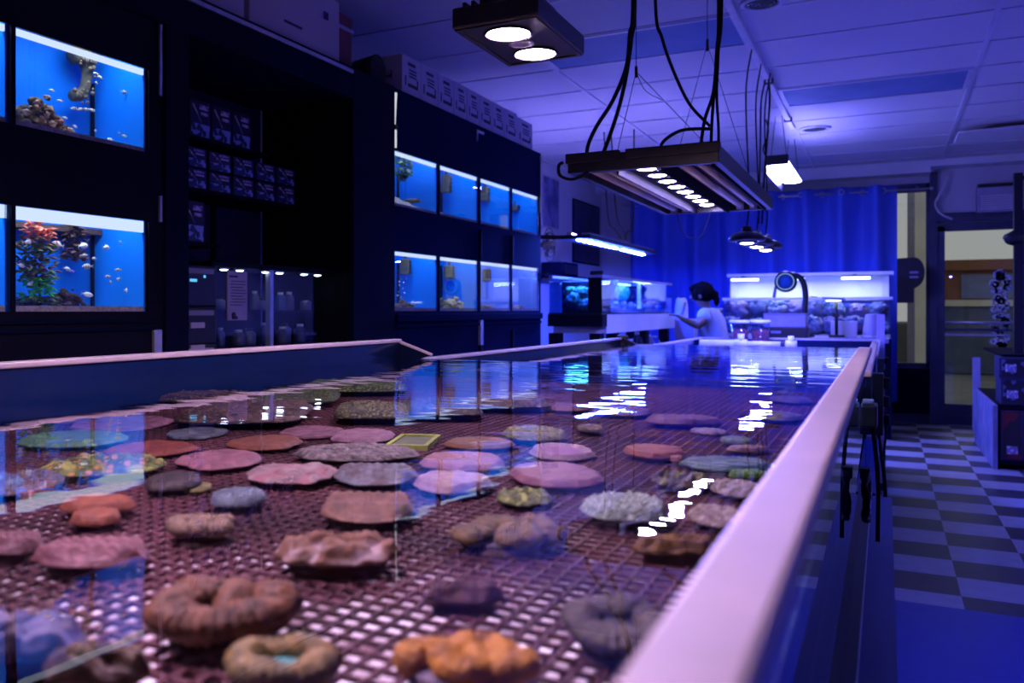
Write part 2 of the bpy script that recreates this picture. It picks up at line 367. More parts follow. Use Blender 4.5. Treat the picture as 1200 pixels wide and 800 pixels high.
# ------------------------------------------------------------------ curtain
M['curtain'] = mat('blue_curtain_cloth', (.08, .16, .75), (.06, .13, .68), 60, .85, stretch=(1, 1, .05))
CY = YB - .42
t = thing('curtain', 'long pleated blue curtain across the back window', 'curtain', (-1.2, CY, 2.5))
x0, x1 = -2.72, .11; n = 340; zs = [.25, .9, 1.5, 2.1, 2.45, 2.55]
def cy(x, z):
    k = (z - .25) / 2.3
    return CY +   .085 * math.sin(2 * PI * (x / .36 + .12 * math.sin(x * 2.1))) * (1 - .25 * (1 - k)) + .012 * math.sin(x * 37 + z)
vs = []; fs = []
for side in (0, 1):
    for z in zs:
        for i in range(n + 1):
            x = x0 + (x1 - x0) * i / n; vs.append((x, cy(x, z) + side * .004, z))
w_ = n + 1; L = len(zs) * w_
for s_ in (0, 1):
    for j in range(len(zs) - 1):
        for i in range(n):
            a = s_ * L + j * w_ + i; fs.append((a, a + 1, a + 1 + w_, a + w_))
for j in range(len(zs) - 1):
    for i in (0, n):
        a = j * w_ + i; fs.append((a, a + w_, a + w_ + L, a + L))
for i in range(n):
    for j in (0, len(zs) - 1):
        a = j * w_ + i; fs.append((a, a + 1, a + 1 + L, a + L))
MB().add(vs, fs, True).build('cloth', M['curtain'], t)
for k in range(14):
    x = x0 + .1 + k * .2
    MB().lathe((x, cy(x, 2.48) - .008, 2.49), [(.032, -.006), (.032, .006), (.022, .006), (.022, -.006)], 16, 'Y', ring=True).build('grommet', M['steel'], t)
t = thing('curtain_rod', 'thin metal rod carrying the blue curtain', 'curtain rod', (-1.2, CY, 2.49))
MB().tube([(-2.8, CY, 2.49), (.42, CY, 2.49)], .012, 10).build('rod', M['steel'], t)
for x in (-2.8, .42): MB().ball((x, CY, 2.49), .022).build('finial', M['steel'], t)
for x in (-2.76, .3): MB().bar((x, CY, 2.49), (x, YB, 2.56), .02, .02).build('bracket', M['steel'], t)
# black round-topped mail box beside the curtain
c = at(1062, 325, Y=YB - .3)
t = thing('wall_box', 'black round-topped box with two pale stripes hung beside the curtain', 'box', c)
q = MB(); prof = [(-.13, -.27), (.07, -.27), (.07, -.12)] + [(.07 + .07 * 0 + .10 * math.cos(a), .05 + .16 * math.sin(a)) for a in [(-70 + k * 16) * PI / 180 for k in range(11)]] + [(-.13, .2)]
vs = [(c.x + a, c.y - .05, c.z + b) for a, b in prof] + [(c.x + a, c.y + .05, c.z + b) for a, b in prof]; k_ = len(prof)
q.add(vs, [tuple(range(k_)), tuple(range(k_, 2 * k_))[::-1]] + [(i, (i + 1) % k_, k_ + (i + 1) % k_, k_ + i) for i in range(k_)]); q.build('shell', M['black'], t)
for z in (.04, -.01): MB().box(c.x + .03, c.y - .056, c.z + z, c.x + .11, c.y - .049, c.z + z + .022).build('stripe', M['lavender'], t)
MB().bar((c.x, c.y + .04, c.z + .1), (c.x, YB - .0, c.z + .1), .03, .03).build('bracket', M['black'], t)
# ------------------------------------------------------------------ the wall of aquariums on the left
XU = -2.11                      # front face
ZU = [(1.735, 2.005), (1.220, 1.512)]
NEAR = [(1.06, 1.572), (1.586, 2.077)]
MID = [(3.680, 4.160), (4.172, 4.684), (4.704, 5.186), (5.198, 5.692)]
def panel_with_holes(name, m, parent, y0, y1, z0, z1, cells, th=.006):
    b = MB(); zz = [(a, c) for a, c in ZU]
    zc = [z0, ZU[1][0], ZU[1][1], ZU[0][0], ZU[0][1], z1]
    for a, c in ((zc[0], zc[1]), (zc[2], zc[3]), (zc[4], zc[5])): b.box(XU - th, y0, a, XU, y1, c)
    ys = [y0] + [q for c in cells for q in c] + [y1]
    for a, c in ((zc[1], zc[2]), (zc[3], zc[4])):
        for i in range(0, len(ys), 2):
            if ys[i + 1] - ys[i] > .001: b.box(XU - th, ys[i], a, XU, ys[i + 1], c)
    return b.build(name, m, parent)
TOP = H + 1.085
# near cabinet
t = thing('aquarium_cabinet', 'dark navy cabinet holding the two rows of aquariums nearest the camera', 'cabinet', (XU, 1.6, 0))
panel_with_holes('front_panel', M['navy_dark'], t, .5, 2.14, 0, TOP - .14, NEAR)
b = MB(); b.box(XU - .5, .5, 0, XU - .02, .52, TOP - .14); b.box(XU - .5, 2.12, 0, XU - .02, 2.14, TOP - .14); b.box(XU - .5, .52, 0, XU - .48, 2.12, TOP - .14)
b.box(XU - .48, .52, 1.70, XU - .02, 2.12, 1.725); b.box(XU - .48, .52, 1.18, XU - .02, 2.12, 1.20); b.build('carcass', M['navy_dark'], t)
# column beside it, header over the recess
MB().box(XU - .5, 2.14, 0, XU + .012, 2.25, TOP - .14).build('end_post', M['navy'], t, bev=.004)
b = MB(); b.box(XU - .004, 2.118, 1.93, XU + .008, 2.128, 2.165); b.box(XU - .004, 2.118, 1.515, XU + .008, 2.128, 1.60)
b.build('edge_strip', M['alu'], t)
MB().box(XU - .004, 2.09, 1.05, XU + .012, 2.125, 1.16).build('hinge', M['alu'], t, bev=.003)
b = MB()
for z in (1.16, 1.185): b.box(XU, .6, z, XU + .01, 2.1, z + .012)
b.build('ledge', M['navy'], t)
t = thing('header_beam', 'dark blue beam spanning over the display recess, cartons stacked on top', 'beam', (XU, 2.4, TOP - .14))
MB().box(XU - .7, .5, TOP - .139, XU + .012, 3.288, TOP).build('beam_body', M['navy'], t, bev=.004)
MB().box(XU + .012, .6, TOP - .03, XU + .02, 3.28, TOP - .015).build('lip', M['alu'], t)
# middle cabinet
t = thing('aquarium_cabinet', 'dark blue cabinet holding the two rows of four aquariums further back', 'cabinet', (XU, 4.6, 0))
panel_with_holes('front_panel', M['navy_blue'], t, 3.67, 5.72, 0, TOP, MID)
b = MB(); b.box(XU - .5, 3.29, 0, XU - .02, 3.31, TOP); b.box(XU - .5, 5.70, 0, XU - .02, 5.72, TOP); b.box(XU - .5, 3.31, 0, XU - .48, 5.70, TOP - .14)
b.box(XU - .48, 3.67, 1.70, XU - .02, 5.70, 1.725); b.box(XU - .48, 3.67, 1.18, XU - .02, 5.70, 1.20); b.box(XU - .5, 3.31, TOP - .02, XU - .02, 5.70, TOP); b.build('carcass', M['navy_dark'], t)
MB().box(XU - .02, 3.29, 0, XU + .012, 3.665, TOP).build('end_post', M['navy'], t, bev=.004)
b = MB()
for y in (4.695, 5.19): b.box(XU, y - .012, 1.52, XU + .012, y + .012, 1.70); b.box(XU, y - .014, .3, XU + .012, y + .014, 1.1)
b.build('batten', M['navy_dark'], t)
MB().box(XU, 4.67, 1.02, XU + .015, 4.71, 1.17).build('hinge', M['alu'], t)
MB().box(XU, 3.68, 1.165, XU + .02, 5.71, 1.205).box(XU, 3.68, 1.135, XU + .012, 5.71, 1.15).build('ledge', M['navy_blue'], t, bev=.003)
MB().box(XU - .02, 5.70, 1.9, XU + .008, 5.725, TOP - .02).build('edge_strip', M['alu'], t)
MB().box(XU, 4.64, 2.215, XU + .006, 4.655, 2.28).box(XU, 4.64, 2.265, XU + .006, 4.74, 2.28).build('corner_bracket', M['alu'], t)
t = thing('gap_light_leak', 'slim white tube standing in for light leaking from the gap beside the column', 'lamp', (XU + .006, 3.68, 2.1))  # glowing tube stands in for light leaking between the panels
b = MB(); b.tube([(XU + .004, 3.676, 2.015), (XU + .004, 3.676, 2.10)], .010, 8); b.tube([(XU + .004, 3.676, 2.125), (XU + .004, 3.676, 2.28)], [.004, .012], 8)
b.build('tube', emis('gap_leak_glow', (.8, .8, .9), .8), t)
MB().box(XU + .000, 3.668, 2.10, XU + .014, 3.69, 2.125).build('holder', M['black'], t)

M['lidlight'] = emis('aquarium_light_diffuser', (.72, .82, 1), 1.1)
M['surf'] = mat('water_underside', (.7, .82, .95), (.66, .8, .95), 5, .04, metal=1, bump=.0015, bscale=30)
M['trough'] = mat('brown_trough', (.10, .05, .035), (.04, .02, .02), 40, .8)
M['foam'] = mat('dark_foam_filter', (.05, .06, .045), (.12, .09, .06), 40, .9, bump=.004)
def aquarium(y0, y1, row, label, power=2.6, tint=(.75, .85, 1), side_over=True, back=None, dep=.255, band=None):
    z0, z1 = ZU[row]; x1 = XU - .013; x0 = XU - dep
    t = thing('aquarium', label, 'aquarium', (XU, (y0 + y1) / 2, z0), 'aquariums in the wall cabinets')
    ze = z1 + .115
    MB().box(x0 - .008, y0 + .003, z0, x0, y1 - .003, ze).build('back_panel', back or M['aqua_back'], t)
    for a_ in (y1 - .01, y0 + .003): MB().box(x0, a_, z0, x1, a_ + .007, ze).build('side_panel', back or M['aqua_side'], t)
    MB().box(x0, y0 + .01, z0, x1, y1 - .01, z0 + .016).build('gravel_bed', M['sand'], t)
    MB().box(x1, y0 + .002, z0 + .001, x1 + .005, y1 - .002, z1 - .001).build('front_pane', M['glass'], t)
    MB().box(x0, y0 + .003, ze, x1, y1 - .003, ze + .008).build('lid', M['white_plastic'], t)
    MB().box(x1 - .010, y0 + .004, z1 - (band or .018), x1 - .001, y1 - .004, z1 - .0005).build('light_diffuser', M['lidlight'], t)
    MB().box(x0 + .008, y1 - .02, z0 + .01, x0 + .018, y1 - .012, z1 - .02).build('corner_seal', M['navy'], t)
    ld = bpy.data.lights.new('aquarium_lamp', 'AREA'); ld.shape = 'RECTANGLE'; ld.size = .07; ld.size_y = (y1 - y0) * .85
    ld.energy = power; ld.color = tint
    lo = bpy.data.objects.new('aquarium_lamp', ld); COL.objects.link(lo); lo.parent = t
    lo.location = Vector((x1 - .045, (y0 + y1) / 2, ze - .006)) - WORLD[t.name]
    return t
aquarium(*NEAR[1], 0, 'upper near aquarium with a rock pile and a curved dark filter')
aquarium(*NEAR[0], 0, 'upper aquarium cut off by the left edge of the picture')
aquarium(*NEAR[1], 1, 'lower near aquarium with red and green plants and a white top', band=.036)
aquarium(*NEAR[0], 1, 'lower aquarium cut off by the left edge of the picture', band=.036)
on = ['first', 'second', 'third', 'fourth']
for i, c in enumerate(MID):
    aquarium(*c, 0, 'upper far aquarium, ' + ['with a green plant and a pale sloping sand bed', 'second from the column, dark filter box inside', 'third from the column, small dark pump inside', 'at the far end of the upper row'][i], 1.9, (.6, .75, 1))
for i, c in enumerate(MID):
    aquarium(*c, 1, 'lower far aquarium, ' + ['with a school of tiny white fish', 'with two pale upright rocks', 'lavender lit, third from the column', 'lavender lit, at the far end of the lower row'][i],
             2.0, (.6, .75, 1) if i < 2 else (.8, .75, 1), back=None if i < 2 else mat('pale_blue_backing', (.06, .2, .75), (.16, .24, .75), 2, .6))
t_ = bpy.data.objects['aquarium.002']
MB().box(XU - .25, NEAR[1][0] + .012, 1.475, XU - .20, NEAR[1][1] - .012, 1.492).build('overflow_trough', M['trough'], t_)
# white sand splash band in the near lower tank
def rockpile(name, label, cat, px, py, w, h, X, cols, seed, n=9, group=None):
    """a lumpy pile as one rock with encrusted knobs"""
    base = at(px, py + h / 2, X=X); d = depth(base); ww = w * d / F / .8; hh = h * d / F
    t = thing(name, label, cat, base, group)
    m1 = mat(name + '_rock', cols[0], cols[1], 60, .9, bump=.006, bscale=120, detail=5)
    b = MB(); b.ball((base.x - .02, base.y, base.z + hh * .30), 1, .05, ww * .42, hh * .38, 3, .45, 2.6, seed); rr = random.Random(seed)
    def spot():
        a = rr.uniform(-.5, .5); top = max(.12, 1 - abs(a + .12) * 1.75); return a, rr.uniform(.04, .92) * top
    for k in range(n * 2):
        a, z = spot(); b.ball((base.x + rr.uniform(-.02, .04), base.y + a * ww, base.z + z * hh), rr.uniform(.09, .16) * hh, 1, 1.2, .85, 2, .6, 2.6, seed + k)
    b.build('rock', m1, t)
    for q, (ca, cb) in enumerate(((cols[2], cols[3]), (cols[3], cols[1]), (tuple(c * .6 for c in cols[2]), cols[0]))):
        b = MB()
        for k in range(n):
            a, z = spot(); b.ball((base.x + rr.uniform(.03, .055), base.y + a * ww, base.z + z * hh), rr.uniform(.035, .085) * hh, 1, 1.3, .9, 2, .7, 3.5, seed + k + q * 40)
        b.build('encrusting_coral', mat(name + '_growth', ca, cb, 90, .9, bump=.003, bscale=200), t)
    return t
XA = XU - .10
rockpile('live_rock', 'lumpy brown and red rock pile in the upper near aquarium', 'rock', 46, 131, 52, 46, XA, ((.30, .19, .10), (.05, .04, .03), (.42, .10, .07), (.62, .52, .34)), 3, 20)
rockpile('live_rock', 'dark pointed rock on the floor of the lower near aquarium', 'rock', 79, 348, 34, 28, XA, ((.05, .025, .015), (.02, .012, .01), (.08, .03, .02), (.04, .02, .015)), 5, 6)
rockpile('live_rock', 'low dark brown rock at the near end of the first lower far aquarium', 'rock', 476, 357, 26, 18, XA, ((.2, .13, .1), (.1, .07, .05), (.3, .22, .12), (.2, .15, .1)), 8, 6)
rockpile('live_rock', 'tan upright rock left of its twin in the second lower far aquarium', 'rock', 520, 354, 9, 22, XA, ((.3, .26, .16), (.18, .15, .1), (.4, .35, .22), (.3, .2, .12)), 9, 5)
rockpile('live_rock', 'pale upright rock right of its twin in the second lower far aquarium', 'rock', 533, 354, 12, 22, XA, ((.6, .48, .3), (.35, .25, .14), (.6, .5, .35), (.4, .3, .2)), 11, 6)
rockpile('live_rock', 'low brown rock in the third lower far aquarium', 'rock', 572, 359, 13, 9, XA, ((.25, .16, .12), (.12, .08, .06), (.3, .2, .12), (.2, .12, .1)), 12, 5)
rockpile('live_rock', 'low brown rock in the farthest lower aquarium', 'rock', 608, 360, 14, 8, XA, ((.25, .16, .12), (.12, .08, .06), (.3, .2, .12), (.2, .12, .1)), 13, 5)
rockpile('live_rock', 'small tan rock in the farthest upper aquarium', 'rock', 606, 270, 13, 8, XA, ((.5, .36, .22), (.3, .2, .12), (.5, .4, .3), (.3, .2, .12)), 14, 5)
rockpile('live_rock', 'tan rubble in the third upper far aquarium', 'rock', 568, 262, 12, 6, XA, ((.4, .3, .2), (.25, .17, .12), (.4, .3, .22), (.3, .2, .12)), 15, 4)
rockpile('live_rock', 'little brown stone on the pale sand of the first upper far aquarium', 'rock', 485, 234, 10, 7, XA, ((.3, .2, .12), (.2, .13, .08), (.4, .3, .2), (.3, .2, .12)), 16, 3)
# sloping sand beds
for k, (i, h0, h1) in enumerate(((0, .075, .014), (1, .03, .012))):
    y0, y1 = MID[i]; b = MB(); x0, x1 = XU - .24, XU - .026; z0 = ZU[0][0] + .01; vs = []; n = 12
    for j in range(n + 1):
        y = y0 + .012 + (y1 - y0 - .024) * j / n; h = h0 + (h1 - h0) * j / n + .004 * math.sin(j * 2.1)
        vs += [(x0, y, z0), (x1, y, z0), (x1 - .045, y, z0 + h * .85), (x0, y, z0 + h * 1.3 + .012)]
    fs = [(0, 1, 2, 3), tuple(n * 4 + q for q in (3, 2, 1, 0))]
    for j in range(n):
        for q in range(4): fs.append((j * 4 + q, j * 4 + (q + 1) % 4, j * 4 + 4 + (q + 1) % 4, j * 4 + 4 + q))
    b.add(vs, fs); o = b.build('sand_bed', M['sand'], loc=(XU - .12, y0, z0)); tag(o, ['pale sand bed sloping down in the first upper far aquarium', 'thin sand bed in the second upper far aquarium'][k], 'sand', kind='stuff')
# filters: dark boxes hanging on the back walls
t = thing('hanging_filter', 'dark brown filter curved to include its own reflection, at the back of the upper near aquarium', 'filter', at(97, 90, X=XU - .20))
pts = [at(x, y, X=XU - .20) for x, y in ((84, 68), (92, 64), (100, 70), (102, 86), (99, 104), (92, 112), (84, 112))]  # upper bend models the filter's mirror image in the water surface
MB().tube(spline(pts, 6), [.018 + .014 * math.sin(PI * min(1, (i + 2) / 20)) for i in range(37)], 10).build('filter_body', M['foam'], t)
b = MB(); rr = random.Random(2)
for k in range(30):
    p = pts[rr.randrange(7)] + Vector((.03, rr.uniform(-.02, .02), rr.uniform(-.025, .02))); b.ball(p, rr.uniform(.004, .009), 1, 1, 1, 1, .3, 4, k)
b.build('growth', mat('tan_growth', (.25, .17, .1), (.1, .08, .06), 60, .9), t)
for px, y0, y1, w, lb in ((523, 205, 226, 7, 'dark filter box hanging in the second upper far aquarium'), (568, 219, 236, 6, 'dark filter box hanging in the third upper far aquarium'), (603, 241, 247, 7, 'small dark pump in the farthest upper aquarium'),
                          (475, 303, 322, 6, 'dark filter box hanging in the first lower far aquarium'), (526, 311, 326, 6, 'dark filter box hanging in the second lower far aquarium'), (571, 315, 330, 7, 'dark filter box hanging in the third lower far aquarium'), (606, 320, 331, 7, 'dark filter box hanging in the farthest lower aquarium')):
    a = at(px, y0, X=XU - .17); c = at(px, y1, X=XU - .17); d = depth(a); w_ = w * d / F
    t = thing('hanging_filter', lb, 'filter', ((a.x, a.y, c.z)))
    MB().box(a.x - .03, a.y - w_ / 2, c.z, a.x + .03, a.y + w_ / 2, a.z).build('filter_box', M['foam'], t, bev=.008)
    MB().tube([(a.x, a.y, a.z - .005), (a.x, a.y, a.z + .03)], .006, 8).build('inlet_pipe', M['black'], t)
    b = MB()
    for k in range(4): b.box(a.x + .029, a.y - w_ * .35, c.z + .008 + k * (a.z - c.z) * .22, a.x + .034, a.y + w_ * .35, c.z + .014 + k * (a.z - c.z) * .22)
    b.build('slot', M['navy'], t)
for px, py, lb in ((574, 332, 'short white light bar seen inside the third lower far aquarium'), (613, 331, 'short white light bar seen inside the farthest lower aquarium')):
    a = at(px, py, X=XU - .2); d = depth(a); l_ = 19 * d / F / .8
    t = thing('light_bar', lb, 'lamp', a, 'light bars in the lower far aquariums')
    MB().tube([(a.x, a.y - l_ / 2, a.z), (a.x, a.y + l_ / 2, a.z)], .0065, 8).build('tube', emis('light_bar_glow', (.75, .9, 1), 1.5), t)
    for s_ in (-1, 1): MB().obox((a.x - .005, a.y + s_ * l_ / 2, a.z), .02, .012, .02).build('end_cap', M['white_plastic'], t)
# plants
def leafy(name, label, px, py0, py1, w, X, parts, seed, n=60):
    """an artificial stem plant: leaves on a bent stem; parts = [(colour, colour2, from, to)] up the height"""
    base = at(px, py1, X=X); top = at(px, py0, X=X); d = depth(base); ww = w * d / F / .8; t = thing(name, label, 'plant', base)
    rr = random.Random(seed); hh = top.z - base.z
    st = [base + Vector((0, .012 * math.sin(k * 1.7), hh * k / 6)) for k in range(7)]
    MB().tube(st, .004, 6).build('stem', mat(name + '_stem', (.03, .05, .015), (.05, .04, .02), 20, .8), t)
    for c1, c2, f0, f1, cnt, spread in parts:
        b = MB()
        for k in range(cnt):
            f = rr.uniform(f0, f1); a = rr.uniform(0, 2 * PI); r = rr.uniform(.15, 1) * ww / 2 * spread
            p = base + Vector((math.cos(a) * min(r, .045), math.sin(a) * r, hh * f)); l = rr.uniform(.017, .034); tilt = rr.uniform(-.7, .7)
            ax = Vector((math.cos(a), math.sin(a), tilt)).normalized(); sd = Vector((-math.sin(a), math.cos(a), 0)) * l * .38; up = ax.cross(sd).normalized() * .002
            vs = [p - ax * l * .5, p + sd * .9, p + ax * l * .6, p - sd * .9, p + up * 2, p - up * 2]
            b.add(vs, [(0, 1, 4), (1, 2, 4), (2, 3, 4), (3, 0, 4), (1, 0, 5), (2, 1, 5), (3, 2, 5), (0, 3, 5)])
        o = b.build('leaves', mat(name + '_leaf', c1, c2, 60, .7), t); o['kind'] = 'stuff'
    return t
leafy('aquarium_plant', 'tall plant with red top and bright green foot in the lower near aquarium', 44, 255, 358, 46, XA,
      [((.85, .12, .07), (.9, .35, .2), .76, 1.0, 90, .62), ((.3, .1, .04), (.12, .08, .03), .6, .82, 50, .95), ((.06, .2, .05), (.2, .2, .06), .25, .72, 150, .8), ((.2, .04, .05), (.1, .03, .04), .3, .55, 60, 1.0), ((.03, .75, .1), (.1, .5, .08), .05, .32, 90, .75), ((.05, .08, .02), (.1, .12, .04), 0, .1, 90, 1.1)], 4)
leafy('aquarium_plant', 'dark hanging plant behind the red-topped plant', 88, 258, 305, 26, XU - .2, [((.06, .03, .03), (.12, .05, .05), 0, 1, 160, .9)], 6)
leafy('aquarium_plant', 'bushy green plant hanging at the start of the upper far row', 472, 181, 212, 26, XA, [((.06, .25, .06), (.3, .35, .1), .2, 1, 170, .95), ((.03, .06, .04), (.05, .1, .06), 0, .3, 40, .4)], 9)
# fish
def fish(px, py, ln, X, label, group, m, up=0.0, face=1, first=[None]):
    pass
def make_fish(L, m, mfin, loc, rz, label, group, tilt=0, name='fish'):
    t = thing(name, label, 'fish', loc, group); t.rotation_euler = (0, tilt, rz)
    b = MB(); prof = [(-.5, .04), (-.4, .08), (-.25, .16), (0, .22), (.2, .21), (.36, .14), (.46, .07), (.5, .02)]; seg = 10
    vs = []; fs = []
    for x, r in prof:
        for k in range(seg):
            a = 2 * PI * k / seg; vs.append((x * L, math.cos(a) * r * L * .5, math.sin(a) * r * L * 1.05))
    for i in range(len(prof) - 1):
        for k in range(seg): fs.append((i * seg + k, i * seg + (k + 1) % seg, (i + 1) * seg + (k + 1) % seg, (i + 1) * seg + k))
    fs += [tuple(range(seg))[::-1], tuple((len(prof) - 1) * seg + k for k in range(seg))]
    b.add(vs, fs, True)
    o = b.build('body', m); o.parent = t
    def fin(nm, pts):
        th = .012 * L; q = [(x * L, -th, z * L) for x, z in pts] + [(x * L, th, z * L) for x, z in pts]; n = len(pts)
        f_ = MB().add(q, [tuple(range(n)), tuple(range(n, 2 * n))[::-1]] + [(i, (i + 1) % n, n + (i + 1) % n, n + i) for i in range(n)]).build(nm, mfin); f_.parent = t
    fin('tail_fin', [(-.46, 0), (-.68, .2), (-.62, 0), (-.68, -.2)]); fin('dorsal_fin', [(.15, .2), (-.2, .32), (-.3, .14)]); fin('anal_fin', [(.05, -.2), (-.2, -.32), (-.3, -.14)])
    return t
def fish_mat(name, base, dark, bands):
    s = NT(name); p = s.n('ShaderNodeBsdfPrincipled'); p.inputs['Roughness'].default_value = .35
    co = s.n('ShaderNodeTexCoord'); wv = s.n('ShaderNodeTexWave'); wv.bands_direction = 'X'; wv.inputs['Scale'].default_value = bands; wv.inputs['Distortion'].default_value = .6
    s.l(co.outputs['Generated'], wv.inputs['Vector']); rp = s.n('ShaderNodeValToRGB'); rp.color_ramp.elements[0].position = .12; rp.color_ramp.elements[1].position = .3
    rp.color_ramp.elements[0].color = c4(dark); rp.color_ramp.elements[1].color = c4(base); s.l(wv.outputs['Fac'], rp.inputs['Fac']); s.l(rp.outputs[0], p.inputs['Base Color'])
    s.l(p.outputs[0], s.out.inputs[0]); return s.m
MF = fish_mat('banded_silver_fish', (.85, .85, .8), (.03, .04, .05), 1.0); MW = fish_mat('white_fish', (.9, .9, .95), (.75, .78, .85), .5); MR = fish_mat('pink_white_fish', (.9, .75, .75), (.6, .15, .2), .5)
MD = fish_mat('grey_banded_fish', (.75, .7, .6), (.1, .1, .12), 1.4); MFN = mat('pale_fin', (.5, .5, .5), (.3, .3, .32), 60, .5)
XF = XU - .09
f0 = None
def school(lst, proto, label, group, X, rr):
    for k, (px, py) in enumerate(lst):
        p = at(px, py, X=X); rz = PI / 2 + rr.uniform(-.6, .6) + (PI if rr.random() < .5 else 0)
        if k == 0: proto.location = p; proto.rotation_euler = (0, rr.uniform(-.3, .3), rz); proto['label'] = label; proto['group'] = group
        else:
            c = copy_tree(proto, p, label, rz); c.rotation_euler = (0, rr.uniform(-.3, .3), rz)
rr = random.Random(12)
school([(61, 106), (70, 118), (76, 138), (88, 148), (129, 163), (112, 153)], make_fish(.018, MW, MFN, (0, 0, 0), 0, '', ''), 'tiny pale fish swimming singly in the upper near aquarium', 'tiny pale fish in the upper near aquarium', XF, rr)
school([(87, 127), (94, 128), (101, 128), (108, 129)], make_fish(.02, MF, MFN, (0, 0, 0), 0, '', ''), 'banded silver fish swimming in a line below the curved filter', 'banded fish below the filter', XF, rr)
school([(112, 86), (117, 90), (113, 97), (119, 92)], make_fish(.016, MF, MFN, (0, 0, 0), 0, '', ''), 'tiny banded fish beside the curved filter in the upper near aquarium', 'fish beside the curved filter', XF, rr)
school([(140, 156), (146, 159), (151, 163), (155, 161), (158, 165), (155, 170), (150, 168)], make_fish(.018, MF, MFN, (0, 0, 0), 0, '', ''), 'banded fish schooling near the floor of the upper near aquarium', 'banded school near the floor', XF, rr)
p = at(146, 108, X=XF); make_fish(.026, MD, MFN, p, PI / 2, 'dark grey fish alone at mid-height of the upper near aquarium', '')['group'] = 'lone fish'
rr = random.Random(3)
for px, py, L, m, lb in ((35, 284, .042, MR, 'long pink-white fish below the red plant top'), (67, 286, .04, MR, 'pink fish beside the red-topped plant'), (98, 288, .04, MW, 'slim white fish just right of the dark hanging plant'), (125, 290, .034, MW, 'slim white fish at mid-tank, upper row of swimmers'),
                         (102, 312, .036, MD, 'silver grey fish with dark band in front of the corner seam'), (79, 315, .026, MW, 'white fish beside the tiny violet one'), (85, 318, .018, mat('violet_fish', (.12, .1, .7), (.2, .15, .8), 40, .4), 'tiny violet fish in the lower near aquarium'),
                         (150, 340, .034, MW, 'plump white fish low at the far end of the lower near aquarium'), (103, 345, .034, MW, 'plump pale fish near the floor by the dark rock'), (25, 311, .028, MW, 'white fish at the left of the plant stem'), (35, 313, .028, MW, 'pale fish just in front of the plant stem'), (37, 332, .03, MW, 'white fish pointing down by the bright green leaves')):
    t = make_fish(L, m, MFN, at(px, py, X=XF), (PI / 2 if rr.random() < .6 else -PI / 2) + rr.uniform(-.3, .3), lb, '', rr.uniform(-.25, .25))
school([(141, 284), (99, 299), (110, 303), (138, 316)], make_fish(.022, MD, MFN, (0, 0, 0), 0, '', ''), 'small grey banded fish in the upper water of the lower near aquarium', 'grey banded fish in the lower near aquarium', XF, rr)
school([(127, 324), (130, 331), (139, 327)], make_fish(.024, MF, MFN, (0, 0, 0), 0, '', ''), 'banded fish in a tight group of three in the lower near aquarium', 'three banded fish', XF, rr)
p = at(158, 318, X=XF); t = make_fish(.018, MW, MFN, p, .3, 'tiny pale fish alone near the right end of the lower near aquarium', '')
school([(470, 327), (473, 331), (468, 334), (472, 338), (467, 342), (474, 343), (466, 346), (470, 348), (476, 326), (468, 330)], make_fish(.017, MW, MFN, (0, 0, 0), 0, '', ''), 'tiny white fish schooling in the first lower far aquarium', 'white school in the far aquarium', XF, rr)

# ------------------------------------------------------------------ display recess between the cabinets
t = thing('back_shelving', 'dark shelves with boxed goods inside the recess', 'shelf', (XU - .5, 2.6, 0))
MB().box(XU - .53, 2.25, 0, XU - .51, 3.29, TOP - .14).build('back_board', mat('recess_board', (.01, .012, .06), (.013, .016, .075), 2, .7), t)
SH = [(2.40, 3.03, 1.905, .17), (2.36, 3.25, 1.70, .2), (2.30, 2.72, 1.49, .17)]
for y0, y1, z, w in SH:
    MB().box(XU - .51, y0, z - .015, XU - .26, y1, z).build('shelf_board', M['navy_dark'], t)
for y in (2.45, 2.95): MB().bar((XU - .5, y, 1.3), (XU - .5, y, 2.1), .02, .015).build('upright', M['navy'], t)
def retail_mat(name, a, b_, sc):
    s = NT(name); p = s.n('ShaderNodeBsdfPrincipled'); p.inputs['Roughness'].default_value = .4
    co = s.n('ShaderNodeTexCoord'); v = s.n('ShaderNodeTexVoronoi'); v.inputs['Scale'].default_value = sc; s.l(co.outputs['Object'], v.inputs['Vector'])
    rp = s.n('ShaderNodeValToRGB'); e = rp.color_ramp.elements; e[0].position = .2; e[0].color = c4(a); e[1].position = .62; e[1].color = c4(b_); rp.color_ramp.interpolation = 'CONSTANT'
    sx = s.n('ShaderNodeSeparateColor'); s.l(v.outputs['Color'], sx.inputs[0]); s.l(sx.outputs[0], rp.inputs['Fac']); s.l(rp.outputs[0], p.inputs['Base Color']); s.l(p.outputs[0], s.out.inputs[0]); return s.m
MRB = [retail_mat('printed_box_blue', (.03, .04, .16), (.4, .5, .95), 45), retail_mat('printed_box_violet', (.3, .26, .5), (.9, .8, .95), 55), mat('box_side_dark', (.02, .022, .07), (.03, .03, .1), 8, .6)]
def retail_box(x1, y0, y1, z0, z1, dep, label, group, k):
    t = thing('retail_box', label, 'box', (x1, (y0 + y1) / 2, z0), group)
    MB().box(x1 - dep, y0, z0, x1, y1, z1).build('carton', MRB[2], t, bev=.002)
    hh = z1 - z0; w = y1 - y0
    b = MB(); b.box(x1, y0 + w * .06, z0 + hh * .05, x1 + .002, y1 - w * .06, z0 + hh * .42); b.build('printed_front', MRB[0], t)
    b = MB(); rr_ = random.Random(k)
    b.box(x1, y0 + w * .45, z1 - hh * .22, x1 + .002, y1 - w * .12, z1 - hh * .1); b.box(x1, y0 + w * .5, z1 - hh * .36, x1 + .002, y1 - w * .12, z1 - hh * .28)
    b.tube([(x1 + .001, y0 + w * (.12 + .1 * q), z1 - hh * (.12 + .1 * q + .02 * (q > 2))) for q in range(5)], .004, 6)
    b.build('printed_picture', MRB[1], t)
    return t
